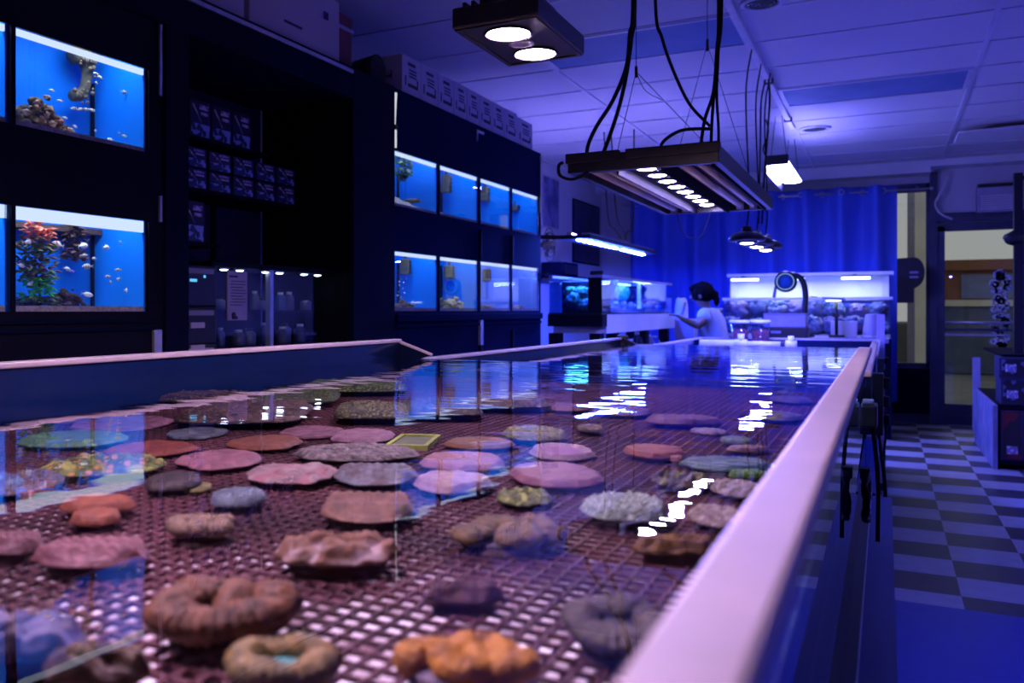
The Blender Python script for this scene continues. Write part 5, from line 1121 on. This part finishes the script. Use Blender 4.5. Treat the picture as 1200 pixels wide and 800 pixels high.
for k, (x, y, zz, r) in enumerate(((-2.05, 6.27, .09, .065), (-2.0, 6.31, .15, .055), (-1.95, 6.25, .06, .05), (-2.1, 6.33, .16, .045))):
    t = thing('reef_coral', 'teal-lit coral in the dark end of the reef tank, ' + ['left base', 'top middle', 'right base', 'top left'][k], 'coral', (x, y, zb)); MB().ball((x, y, zb + zz), r, 1, 1, .8, 3, .6, 3, k + 20).build('coral_body', coral_mat('teal_reef_%d' % k, (.02, .3, .34), (.03, .12, .2), None, sc=50), t); MB().lathe((x, y, zb), [(r * .6, 0), (r * .5, zz)], 10).build('stalk', M['coral_base'], t)
ld = bpy.data.lights.new('reef_tank_lamp', 'AREA'); ld.shape = 'RECTANGLE'; ld.size = .1; ld.size_y = 1.2; ld.energy = 5; ld.color = (.5, .65, 1)
lo = bpy.data.objects.new('reef_tank_lamp', ld); COL.objects.link(lo); lo.location = (-1.86, 7.3, zt_ + .0)
ld = bpy.data.lights.new('reef_tank_lamp', 'AREA'); ld.shape = 'RECTANGLE'; ld.size = .2; ld.size_y = .2; ld.energy = 2.5; ld.color = (.25, .75, 1)
lo = bpy.data.objects.new('reef_tank_lamp', ld); COL.objects.link(lo); lo.location = (-2.0, 6.27, zt_ + .0)
t = thing('tank_stand', 'white-topped stand with dark posts under the dark-ended reef tank', 'stand', (-2, 7.3, 0))
MB().box(X0, Y0 + .1, zb - .15, X1 + .01, Y1 + .1, zb - .0125).build('apron', M['sheet_white'], t); MB().box(X0, Y0 - .02, zb - .1, X1 + .012, Y0 + .1, zb - .0125).build('end_apron', M['navy_dark'], t)
for y in (Y0 + .0, 6.55, 7.5, 8.3): MB().box(X1 - .09, y, 0, X1 - .01, y + .1, zb - .15).build('post', M['navy_dark'], t); 
for y in (Y0 + .0, 8.3): MB().box(X0, y, 0, X0 + .08, y + .1, zb - .15).build('post', M['navy_dark'], t)
MB().box(X0, Y0, .82, X1, Y1, .85).build('lower_shelf', M['sheet_white'], t)
rr = random.Random(8)
for k in range(7):
    y = 6.75 + k * .21; x = -1.86; h = rr.uniform(.13, .19); r = rr.uniform(.04, .06)
    t = thing('jug', ['red-capped', 'pale', 'blue', 'clear', 'white', 'pale', 'clear'][k] + ' jug on the shelf under the reef tank, ' + ['nearest', 'second', 'third', 'fourth', 'fifth', 'sixth', 'farthest'][k] + ' of seven', 'jug', (x, y, .85), 'jugs under the reef tank')
    MB().lathe((x, y, .85), [(r * .95, 0), (r, .01), (r, h * .65), (r * .4, h * .85), (r * .38, h * .9)], 16).build('jug_body', [mred, M['white_plastic'], mj[2], M['acrylic'], M['white_plastic'], mj[0], M['acrylic']][k], t); MB().lathe((x, y, .85), [(r * .42, h * .88), (r * .42, h)], 14).build('cap', M['white_plastic'], t)
# boxes left of it
for k, (x, y, z0, w, d, h, lb) in enumerate(((-2.45, 6.0, 0, .28, .3, .95, 'pale stacked bin beside the end of the aquarium cabinet'), (-2.44, 6.0, .95, .26, .28, .17, 'pale carton on top of the stacked bin beside the cabinet end'))):
    t = thing('storage_bin', lb, 'bin', (x, y, z0)); MB().box(x - w / 2, y - d / 2, z0, x + w / 2, y + d / 2, z0 + h - .03).build('bin_body', M['lavender'], t, bev=.01); MB().box(x - w / 2 - .008, y - d / 2 - .008, z0 + h - .03, x + w / 2 + .008, y + d / 2 + .008, z0 + h).build('lid', M['white_plastic'], t, bev=.006)
t = thing('canister_filter', 'pale canister with a curved white hose, left of the reef tank', 'filter', (-2.4, 6.05, 1.12))
MB().lathe((-2.4, 6.05, 1.12), [(.07, 0), (.075, .01), (.075, .1), (.06, .13), (.04, .14)], 18).build('canister', M['black'], t); MB().tube(spline([(-2.36, 6.0, 1.25), (-2.34, 6.0, 1.37), (-2.28, 5.98, 1.4), (-2.25, 5.98, 1.3), (-2.27, 5.98, 1.2)], 6), .012, 8).build('hose', M['white_plastic'], t); MB().box(-2.43, 6.12, 1.12, -2.37, 6.16, 1.45).build('pipe', M['lavender'], t)
# wall things
c = at(644, 287, X=-2.62)
t = thing('wall_fan', 'round black wire fan at the far end of the left aquariums', 'fan', c)
b = MB()
for rr_ in (.15, .11, .07): b.tube([(c.x + .03 * (1 - rr_ / .15), c.y + rr_ * math.cos(k * PI / 16), c.z + rr_ * math.sin(k * PI / 16)) for k in range(33)], .004, 6)
for k in range(16): b.tube([(c.x + .03, c.y, c.z), (c.x, c.y + .15 * math.cos(k * PI / 8), c.z + .15 * math.sin(k * PI / 8))], .002, 5)
b.build('guard', M['black'], t)
b = MB()
for k in range(3): b.obox((c.x - .01, c.y + .06 * math.cos(k * 2.1), c.z + .06 * math.sin(k * 2.1)), .008, .1, .06, 0, k * 2.1)
b.build('blade', M['navy_dark'], t); MB().lathe(c, [(.04, -.06), (.045, -.05), (.045, 0), (.03, .02)], 16, 'X').build('motor', M['black'], t); MB().bar((c.x - .05, c.y, c.z), (XL, c.y, c.z + .02), .04, .04).build('arm', M['black'], t)
mw = NT('wavy_print'); p_ = mw.n('ShaderNodeBsdfPrincipled'); wv = mw.n('ShaderNodeTexWave'); wv.inputs['Scale'].default_value = 5; wv.inputs['Distortion'].default_value = 6; co = mw.n('ShaderNodeTexCoord'); mw.l(co.outputs['Object'], wv.inputs['Vector']); rp = mw.n('ShaderNodeValToRGB'); rp.color_ramp.elements[0].color = (.05, .05, .2, 1); rp.color_ramp.elements[1].color = (.2, .2, .45, 1); mw.l(wv.outputs[0], rp.inputs[0]); mw.l(rp.outputs[0], p_.inputs['Base Color']); mw.l(p_.outputs[0], mw.out.inputs[0])
def wallpic(name, label, cat, x0, y0, x1, y1, m, fr):
    a = at(x0, y0, X=XL + .02); b_ = at(x1, y1, X=XL + .02); b_.y = min(b_.y, YB - .06)
    t = thing(name, label, cat, (XL, (a.y + b_.y) / 2, b_.z)); MB().box(XL + .004, a.y, b_.z, XL + .02, b_.y, a.z).build('picture', m, t)
    MB().box(XL, a.y - .02, b_.z - .02, XL + .012, b_.y + .02, a.z + .02).build('backing', fr, t); return t
wallpic('wall_poster', 'pale blue poster with a wavy print on the left wall', 'poster', 638, 206, 655, 268, mw.m, M['lavender'])
wallpic('wall_poster', 'dark poster hanging on the left wall behind the spot fixture', 'poster', 673, 234, 703, 310, mat('dark_print_poster', (.01, .012, .05), (.03, .035, .12), 4, .5), M['navy'])
t = thing('wall_shelf', 'dark shelf on the left wall above the reef tank with a box on it', 'shelf', (XL, 8.8, H + .36)); MB().box(XL, 8.0, H + .34, XL + .3, 9.6, H + .36).build('board', M['navy_dark'], t)
for y in (8.1, 9.5): MB().bar((XL + .01, y, H + .2), (XL + .26, y, H + .34), .02, .02).build('bracket', M['navy'], t)
t = thing('speaker_box', 'dark box on the wall shelf above the reef tank', 'box', (XL + .15, 8.9, H + .36)); MB().box(XL + .03, 8.6, H + .361, XL + .27, 9.1, H + .5).build('case', M['navy'], t, bev=.01); MB().box(XL + .27, 8.65, H + .38, XL + .276, 9.05, H + .48).build('front', M['black'], t)
# bin, stool and jug by the person
t = thing('side_table', 'small dark table under the clear bin beside the person', 'table', (-1.71, 8.68, 0)); MB().box(-1.84, 8.56, .86, -1.60, 8.80, .88).build('top', M['navy'], t)
for x in (-1.82, -1.63):
    for y in (8.57, 8.78): MB().box(x, y, 0, x + .02, y + .02, .86).build('leg', M['navy_dark'], t)
t = thing('plastic_bin', 'translucent plastic bin beside the person', 'bin', (-1.71, 8.68, .88))
vs = []; 
b = MB(); zt2 = 1.125
for s_, r0, z in ((1, .085, .88), (1, .098, zt2), (-1, .092, zt2), (-1, .08, .886)):
    vs += [(-1.71 - r0, 8.68 - r0, z), (-1.71 + r0, 8.68 - r0, z), (-1.71 + r0, 8.68 + r0, z), (-1.71 - r0, 8.68 + r0, z)]
fs = [(0, 1, 2, 3), (12, 15, 14, 13)]
for l in range(3):
    for q in range(4): fs.append((l * 4 + q, l * 4 + (q + 1) % 4, l * 4 + 4 + (q + 1) % 4, l * 4 + 4 + q))
b.add(vs, fs).build('bin_body', M['lavender'], t); MB().box(-1.81, 8.58, zt2, -1.61, 8.78, zt2 + .015).build('lid', M['white_plastic'], t, bev=.004)
t = thing('white_jug', 'white jug with dark printing standing on the bin beside the person', 'jug', (-1.76, 8.68, zt2 + .015)); z0 = zt2 + .015
MB().lathe((-1.755, 8.68, z0), [(.062, 0), (.066, .01), (.062, .12), (.05, .19), (.034, .205)], 18, sy=.8).build('jug_body', M['white_plastic'], t); MB().lathe((-1.755, 8.68, z0 + .2), [(.03, 0), (.03, .02)], 14).build('cap', M['black'], t)
b = MB()
for k in range(6): b.obox((-1.755 + .055 * math.cos(-1.2 + k * .12), 8.68 - .055, z0 + .05 + k * .02), .02, .006, .01)
b.build('printing', M['ink'], t)

# ------------------------------------------------------------------ display tank at the back
bx0, bx1, by0, by1 = -1.47, .05, 9.35, 9.85; zb, zt_ = .95, H + .10
t = thing('display_tank', 'brightly lit reef tank in front of the blue curtain', 'tank', ((bx0 + bx1) / 2, (by0 + by1) / 2, zb))
MB().box(bx0, by0, zb, bx1, by0 + .01, zt_).build('front_glass', M['glass'], t); MB().box(bx1 - .01, by0 + .01, zb, bx1, by1 - .01, zt_).box(bx0, by0 + .01, zb, bx0 + .01, by1 - .01, zt_).build('side_glass', M['side_glass'], t)
MB().box(bx0, by1 - .01, zb, bx1, by1, zt_).build('back_panel', mat('display_backing', (.05, .09, .4), (.08, .12, .5), 4, .6), t); MB().box(bx0, by0, zb - .015, bx1, by1, zb).build('bottom', M['navy'], t)
MB().box(bx0 - .01, by0 - .01, zt_, bx1 + .01, by0 + .03, zt_ + .025).build('rim', M['white_plastic'], t); MB().box(bx0 + .01, by0 + .02, zb, bx1 - .01, by1 - .02, zb + .03).build('sand', M['sand'], t)
t = thing('tank_stand', 'dark stand under the brightly lit reef tank', 'stand', ((bx0 + bx1) / 2, 9.6, 0)); MB().box(bx0, by0, 0, bx1, by1, zb - .016).build('cabinet_body', M['navy'], t)
for q in range(3): MB().box(bx0 + .03 + q * .5, by0 - .015, .08, bx0 + .49 + q * .5, by0, zb - .06).build('door', M['navy_dark'], t)
t = thing('light_rack', 'white frame with three light bars standing over the brightly lit reef tank', 'rack', ((bx0 + bx1) / 2, 9.7, zt_))
zr = at(950, 320, Y=by0).z
for x in (bx0 + .04, bx1 - .05): MB().box(x - .03, by1 - .1, zt_ + .0, x + .03, by1 - .06, zr).build('post', M['white_paint'], t)
MB().box(bx0 - .02, by1 - .14, zr - .012, bx1 + .02, by1 - .02, zr + .02).build('top_rail', M['white_paint'], t)
MB().box(bx0 + .06, by1 - .05, zt_, bx1 - .06, by1 - .04, zr - .015).build('back_sheet', M['sheet_white'], t)
eb = emis('rack_bar_glow', (.3, .45, 1), P['bar'])
for px0, px1 in ((857, 889), (921, 943), (986, 1020)):
    a = at(px0, 324, Y=by0 + .2); b_ = at(px1, 322, Y=by0 + .2); z = zr - .05
    MB().box(a.x, by0 + .16, z + .015, b_.x, by0 + .24, z + .03).box(a.x + .1, by0 + .2, z + .02, a.x + .13, by1 - .08, z + .04).build('bar_housing', M['black'], t); MB().tube([(a.x, by0 + .2, z + .002), (b_.x, by0 + .2, z + .002)], .013, 8).build('bar_lamp', eb, t)
    ld = bpy.data.lights.new('rack_lamp', 'AREA'); ld.shape = 'RECTANGLE'; ld.size = b_.x - a.x; ld.size_y = .05; ld.energy = 3.5; ld.color = (.42, .5, 1)
    lo = bpy.data.objects.new('rack_lamp', ld); COL.objects.link(lo); lo.parent = t; lo.location = Vector(((a.x + b_.x) / 2, by0 + .2, z - .02)) - WORLD[t.name]
MB().box(bx0 + .08, by0 + .1, zt_ + .002, bx1 - .08, by0 + .13, zt_ + .02).build('lower_rail', M['white_plastic'], t)
MB().box(bx0 + .08, by1 - .16, zt_ + .004, bx1 - .08, by1 - .10, zt_ + .014).build('added_glow_strip', emis('added_strip_glow', (.3, .42, 1), P['glow']), t)  # hidden strip added to brighten the foot of the back sheet
rr = random.Random(31)
for k in range(16):
    x = bx0 + .1 + (k % 8) * .185 + rr.uniform(-.03, .03); y = by0 + .13 + (k // 8) * .17; r = rr.uniform(.075, .108); z = zb + .05 + r * .7 + (k // 8) * .15 + (.02 if k % 3 == 0 else 0)
    t = thing('reef_rock', 'coral-covered rock in the brightly lit tank, %s from the left in the %s row' % (['first', 'second', 'third', 'fourth', 'fifth', 'sixth', 'seventh', 'eighth'][k % 8], ['front', 'rear'][k // 8]), 'rock', (x, y, zb + .03), 'rocks in the brightly lit tank')
    MB().ball((x, y, z), r, 1.1, .8, .95, 3, .55, 2.5, k).ball((x, y, zb + .03 + (z - zb) * .35), r * .85, 1.1, .8, (z - zb) * .42 / r, 2, .4, 2.5, k + 3).build('rock', coral_mat('reef_rock_%d' % k, [(.2, .22, .5), (.6, .6, .8), (.35, .2, .5)][k % 3], [(.4, .4, .7), (.15, .25, .5)][k % 2], None, sc=30), t)
    b = MB()
    for q in range(7): a = rr.uniform(0, 2 * PI); b.ball((x + r * .8 * math.cos(a), y - abs(r * .6 * math.sin(a)), z + rr.uniform(.2, .8) * r), rr.uniform(.015, .03), 1, 1, 1, 1, .5, 4, q)
    b.build('coral_growth', coral_mat('reef_growth_%d' % k, [(.5, .5, .8), (.2, .5, .7), (.6, .4, .7)][k % 3], (.3, .3, .6), None, sc=80), t)
# counter behind the farthest tank with things on it
t = thing('counter', 'dark counter behind the farthest coral tank', 'counter', (-.45, 7.3, 0)); cz = 1.02
MB().box(-.95, 6.95, cz - .03, .02, 7.65, cz).build('counter_top', M['grey'], t); MB().box(-.93, 6.98, 0, 0, 7.62, cz - .03).build('counter_body', M['navy'], t)
xa = at(895, 380, Y=7.0).x; xb2 = at(946, 380, Y=7.0).x
t = thing('storage_box', 'black lower box under the grey-violet one on the counter', 'box', ((xa + xb2) / 2, 7.1, cz)); MB().box(xa, 7.0, cz, xb2, 7.25, cz + .075).build('box_body', M['black'], t, bev=.004); MB().box(xa + .05, 6.995, cz + .03, xa + .12, 7.001, cz + .05).build('latch', M['grey'], t)
t = thing('storage_box', 'grey-violet box on top of the black box on the counter', 'box', ((xa + xb2) / 2, 7.1, cz + .075)); MB().box(xa, 7.0, cz + .076, xb2 - .01, 7.24, cz + .17).build('box_body', M['lavender'], t, bev=.006); MB().box(xa - .003, 6.998, cz + .165, xb2 - .007, 7.243, cz + .18).build('lid', M['grey'], t)
hc = at(921, 330, Y=7.3); pc = at(940, 345, Y=7.3)
t = thing('magnifier_lamp', 'round-headed magnifier lamp on a bent grey arm above the grey-violet box', 'lamp', (pc.x, 7.35, cz))
d = depth(hc); r = 11.5 * d / F
MB().lathe((hc.x, 7.3, hc.z), [(r, .03), (r * 1.08, 0), (r * 1.08, -.03), (r * .9, -.045), (r * .76, -.04), (r * .74, -.01)], 28, 'Y', ring=True).build('head_ring', M['black_metal'], t)
MB().lathe((hc.x, 7.3, hc.z), [(r * .2, -.03), (r * .74, -.026), (r * .74, -.018), (r * .2, -.014)], 24, 'Y').build('glass', mat('magnifier_glass', (.03, .12, .4), (.05, .2, .5), 6, .55, spec=.1), t)
MB().lathe((hc.x, 7.3, hc.z), [(r * .86, -.05), (r * .84, -.055), (r * .76, -.05), (r * .78, -.046)], 24, 'Y', ring=True).build('lit_ring', emis('magnifier_glow', (.3, .5, 1), .7), t)
pl = [at(x, y, Y=7.33) for x, y in ((924, 322), (934, 323), (941, 330), (944, 345), (943, 365), (945, 388))]; pl[-1].z = cz
MB().tube(spline(pl, 5), .022, 10).build('arm', M['black_metal'], t); MB().lathe((pl[-1].x, 7.33, cz), [(.06, 0), (.06, .012), (.03, .02)], 18).build('base', M['black'], t)
MB().obox(at(908, 342, Y=7.3), .02, .03, .09, ry=.15).build('bracket', M['grey'], t)
p = at(977, 350, Y=7.2)
t = thing('small_lamp', 'little lamp with a flat head on a dark post standing on the counter', 'lamp', (p.x, 7.2, cz)); MB().obox((p.x, 7.2, p.z), .15, .1, .02, ry=.06).build('head', M['lavender'], t); MB().box(p.x - .05, 7.17, p.z - .016, p.x + .05, 7.23, p.z - .011).build('lens', emis('small_lamp_glow', (.7, .85, 1), 8), t)
q = at(981, 390, Y=7.2); MB().tube([(p.x + .015, 7.2, p.z - .01), (p.x + .02, 7.2, cz)], .012, 8).build('post', M['black'], t); MB().box(p.x - .03, 7.15, cz, p.x + .07, 7.25, cz + .02).build('base', M['black'], t); MB().obox((p.x + .015, 7.19, p.z - .12), .05, .03, .03).build('clamp', M['black'], t)
p = at(1004, 390, Y=7.4)
t = thing('paper_cup', 'pale upturned tapered cup at the end of the counter', 'cup', (-.09, 7.4, cz)); MB().lathe((-.085, 7.4, cz), [(.075, 0), (.072, .01), (.05, .17), (.04, .175)], 20).build('cup_body', M['lavender'], t); MB().lathe((-.085, 7.4, cz), [(.076, .0), (.079, .006), (.073, .012)], 20, ring=True).build('cup_rim', M['white_plastic'], t)
t = thing('carton', 'small white carton on the counter beside the pale cup', 'box', (-.3, 7.4, cz)); MB().box(-.37, 7.34, cz, -.19, 7.46, cz + .12).build('carton_body', M['cardboard'], t, bev=.003); MB().box(-.37, 7.39, cz + .12, -.19, 7.41, cz + .121).build('tape', M['lavender'], t)
t = thing('white_board', 'pale narrow board leaning upright past the end of the right rim', 'board', (-.02, 6.72, .3)); MB().obox((-.03, 6.70, .62), .05, .02, 1.15, rx=.0).build('board_panel', M['lavender'], t); MB().box(-.06, 6.68, 0, 0, 6.74, .05).build('foot', M['black'], t)
# ------------------------------------------------------------------ display shelf on the right of the aisle
t = thing('store_rack', 'dark store rack on the right edge with a pale end panel', 'rack', (.95, 8.6, 0))
MB().box(.76, 8.0, .04, 1.5, 9.6, .07).build('shelf_board', M['navy_dark'], t); MB().box(.76, 8.0, .47, 1.5, 9.6, .50).build('shelf_board', M['navy_dark'], t); MB().box(.80, 8.1, .86, 1.5, 9.6, .88).build('shelf_board', M['navy_dark'], t)
MB().box(.72, 9.62, .1, .78, 9.66, .78).build('end_panel', M['lavender'], t); MB().box(.73, 7.99, .0, .76, 9.6, .49).build('side_panel', mat('scuffed_panel', (.35, .35, .5), (.2, .2, .35), 7, .6), t)
for x, y in ((.935, 8.4), (1.46, 8.4), (1.46, 9.55)): MB().box(x - .03, y - .03, 0, x + .03, y + .03, 2.32).build('upright', M['black_metal'], t)
b = MB()
for z in (1.25, 1.6, 1.95, 2.28): b.bar((.935, 8.4, z), (1.46, 8.4, z), .03, .03)
b.build('crossbar', M['black_metal'], t)
MB().ball((.90, 8.38, 1.80), .06, 1.2, .8, .9, 2, .3, 3, 4).build('bracket_knob', M['black'], t)
mg = [retail_mat('goods_print_a', (.01, .012, .03), (.16, .15, .3), 22), retail_mat('goods_print_b', (.012, .01, .02), (.05, .06, .16), 30), retail_mat('goods_print_c', (.18, .012, .02), (.02, .015, .03), 14)]
for k, (y0, y1, x0, x1, z0, z1, m, lb) in enumerate(((8.0, 8.35, .78, 1.12, .501, .70, mg[0], 'dark printed box, lower left of the stack on the store rack'), (8.0, 8.35, .77, 1.12, .701, .86, mg[0], 'dark printed box, upper left of the stack on the store rack'), (8.0, 8.3, 1.13, 1.48, .501, .84, mg[1], 'taller dark box right of the printed stack on the store rack'),
        (8.02, 8.4, .78, .93, .071, .46, mg[2], 'red and black box on the lowest shelf of the store rack'), (8.02, 8.4, .94, 1.2, .071, .43, mg[1], 'dark box with a pale patch beside the red one'), (8.02, 8.4, 1.21, 1.49, .071, .45, mg[1], 'dark box at the right end of the lowest rack shelf'))):
    t = thing('retail_box', lb, 'box', ((x0 + x1) / 2, (y0 + y1) / 2, z0)); MB().box(x0, y0, z0, x1, y1, z1).build('carton', MRB[2], t, bev=.004)
    MB().box(x0 + .015, y0 - .003, z0 + .015, x1 - .015, y0 + .001, z1 - .015).build('printed_front', m, t); MB().box(x0 + .04, y0 - .006, z0 + .05, x0 + .11, y0 - .002, z0 + .11).build('label', M['lavender'] if k == 4 else MRB[1], t)
# white lacy decals on the door glass
b = MB(); rr = random.Random(17); t = thing('door_decal', 'column of white lacy decals down the right side of the door glass', 'decal', (1.1, YB, 1.5))
for k in range(46):
    px = 1172 + rr.uniform(-8, 9); py = 318 + (k / 46) * 90 + rr.uniform(-4, 4); p = at(px, py, Y=YB + .018); r = rr.uniform(.022, .05)
    MB().lathe((p.x, YB + .0185, p.z), [(r, -.001), (r, .0005), (r * .3, .0005), (r * .28, -.001)], 10, 'Y', ring=True).build('lace_ring', M['white_paint'], t)

# ------------------------------------------------------------------ the person behind the tanks, head bent, one arm reaching out
def skin_mesh(name, nodes, edges, m, parent, sub=2, root=0):
    me = bpy.data.meshes.new(name); me.from_pydata([tuple(n[0]) for n in nodes], edges, []); me.materials.append(m)
    o = bpy.data.objects.new(name, me); COL.objects.link(o); o.parent = parent
    md = o.modifiers.new('skin', 'SKIN'); md.use_smooth_shade = True
    lay = me.skin_vertices[0].data if len(me.skin_vertices) else None
    for i, n in enumerate(nodes):
        r = n[1] if isinstance(n[1], tuple) else (n[1], n[1]); me.skin_vertices[0].data[i].radius = r; me.skin_vertices[0].data[i].use_root = (i == root)
    s = o.modifiers.new('subdivision', 'SUBSURF'); s.levels = sub; s.render_levels = sub
    return o
PP = Vector((-1.345, 8.30, 0))
skin = mat('skin', (.15, .08, .055), (.12, .065, .045), 20, .6)
shirt = mat('pale_blue_tshirt', (.34, .36, .46), (.28, .3, .4), 9, .85, bump=.004, bscale=14)
jean = mat('dark_trousers', (.03, .035, .07), (.04, .045, .09), 20, .9)
hairm = mat('dark_hair', (.003, .002, .002), (.005, .004, .004), 60, .9, spec=.04, bump=.003, bscale=90, stretch=(1, 1, .2))
t = thing('person', 'person in a pale T-shirt with dark tied-back hair, head bent, reaching to the reef tank', 'person', PP)
# faces the reef tank: local +x of the body points to -X of the room (left in the photograph)
n = []; e = []
def add(p, r, par=None):
    n.append((Vector(p), r)); i = len(n) - 1
    if par is not None: e.append((par, i))
    return i
pel = add((0, 0, .80), (.13, .10)); sp1 = add((-.02, 0, .93), (.115, .09), pel); sp2 = add((-.05, 0, 1.05), (.125, .095), sp1); ch = add((-.08, 0, 1.15), (.12, .085), sp2)
nk = add((-.105, -.005, 1.225), .048, ch); nk2 = add((-.125, -.01, 1.27), .046, nk); hd = add((-.145, -.015, 1.33), (.072, .082), nk2); hd2 = add((-.15, -.015, 1.40), (.065, .078), hd)
hands = []
for s_, pts in ((-1, [(-.09, -.145, 1.175), (-.13, -.27, 1.08), (-.235, -.245, 1.125), (-.262, -.24, 1.14)]), (1, [(-.07, .145, 1.175), (-.08, .22, 1.02), (-.2, .16, .92), (-.245, .14, .915)])):
    rs = [.052, .040, .030, .026]; par = ch
    for p, r in zip(pts, rs): par = add(p, r, par)
    d = (Vector(pts[3]) - Vector(pts[2])).normalized(); side = d.cross(Vector((0, 0, 1))).normalized()
    pm = add(Vector(pts[3]) + d * .045, (.030, .016), par)
    for f, (o_, l) in enumerate(((-.027, .062), (-.009, .07), (.009, .066), (.027, .052))):
        k0 = add(Vector(pts[3]) + d * .085 + side * o_, .0095, pm); k1 = add(Vector(pts[3]) + d * (.085 + l * .55) + side * o_ * 1.1 + Vector((0, 0, -.012)), .0085, k0); add(Vector(pts[3]) + d * (.085 + l) + side * o_ * 1.1 + Vector((0, 0, -.032)), .007, k1)
    th = add(Vector(pts[3]) + d * .03 + side * .035 * -s_ + Vector((0, 0, -.012)), .0105, par); add(Vector(pts[3]) + d * .065 + side * .05 * -s_ + Vector((0, 0, -.025)), .008, th)
for s_ in (-1, 1):
    a = add((0, s_ * .085, .74), .085, pel); b_ = add((-.02, s_ * .095, .42), .058, a); c = add((.03, s_ * .10, .09), .038, b_); d_ = add((.02, s_ * .10, .045), .04, c); add((-.11, s_ * .115, .03), (.038, .028), d_)
skin_mesh('body', n, e, skin, t)
# clothing
n = []; e = []
pel = add((0, 0, .78), (.145, .112)); a1 = add((-.02, 0, .93), (.15, .125), pel); a2 = add((-.05, 0, 1.05), (.165, .135), a1); a3 = add((-.08, 0, 1.15), (.165, .13), a2); add((-.1, 0, 1.205), (.085, .08), a3)
for pts in ([(-.09, -.15, 1.175), (-.112, -.215, 1.125)], [(-.07, .15, 1.175), (-.078, .2, 1.08)]):
    p = a3
    for q, r in zip(pts, (.082, .066)): p = add(q, r, p)
skin_mesh('tshirt', n, e, shirt, t)
n = []; e = []
pel = add((0, 0, .80), (.14, .11))
for s_ in (-1, 1):
    a = add((0, s_ * .087, .72), .097, pel); b_ = add((-.02, s_ * .097, .42), .07, a); c = add((.03, s_ * .10, .10), .052, b_)
skin_mesh('trousers', n, e, jean, t)
def child(mb, nm, m):
    o = mb.build(nm, m); o.parent = t; return o
hc_ = Vector((-.15, -.015, 1.365))
b = MB(); b.ball(hc_ + Vector((.012, 0, .022)), .105, .98, .88, .95, 4, .07, 5, 2); b.ball(hc_ + Vector((.115, 0, -.005)), .042, .9, .9, 1.1, 3, .2, 4, 5); b.ball(hc_ + Vector((.135, 0, -.055)), .03, .8, .9, 1.6, 3, .2, 4, 6)
b.ball(hc_ + Vector((-.055, 0, .06)), .06, .9, 1.1, .7, 3, .12, 5, 8)
child(b, 'hair', hairm)
child(MB().lathe(hc_ + Vector((.092, 0, .0)), [(.024, -.008), (.03, 0), (.024, .008)], 14, 'X', ring=True), 'hair_tie', M['lavender'])
b = MB()
b.ball(hc_ + Vector((-.088, 0, -.02)), .016, 1.3, .7, 1.2, 2); 
child(b, 'nose', skin)
b = MB()
for s_ in (-1, 1): b.ball(hc_ + Vector((-.074, s_ * .03, .004)), .0095, .7, 1.2, .8, 2)
child(b, 'eye', M['black'])
child(MB().ball(hc_ + Vector((-.08, 0, -.055)), .012, .7, 1.9, .5, 2), 'mouth', mred)
b = MB()
for s_ in (-1, 1): b.ball(hc_ + Vector((.005, s_ * .083, -.012)), .022, .8, .4, 1.3, 2)
child(b, 'ear', skin)
b = MB()
for s_ in (-1, 1): b.box(-.13, s_ * .115 - .045, 0, .06, s_ * .115 + .045, .055)
child(b, 'shoe', M['black'])
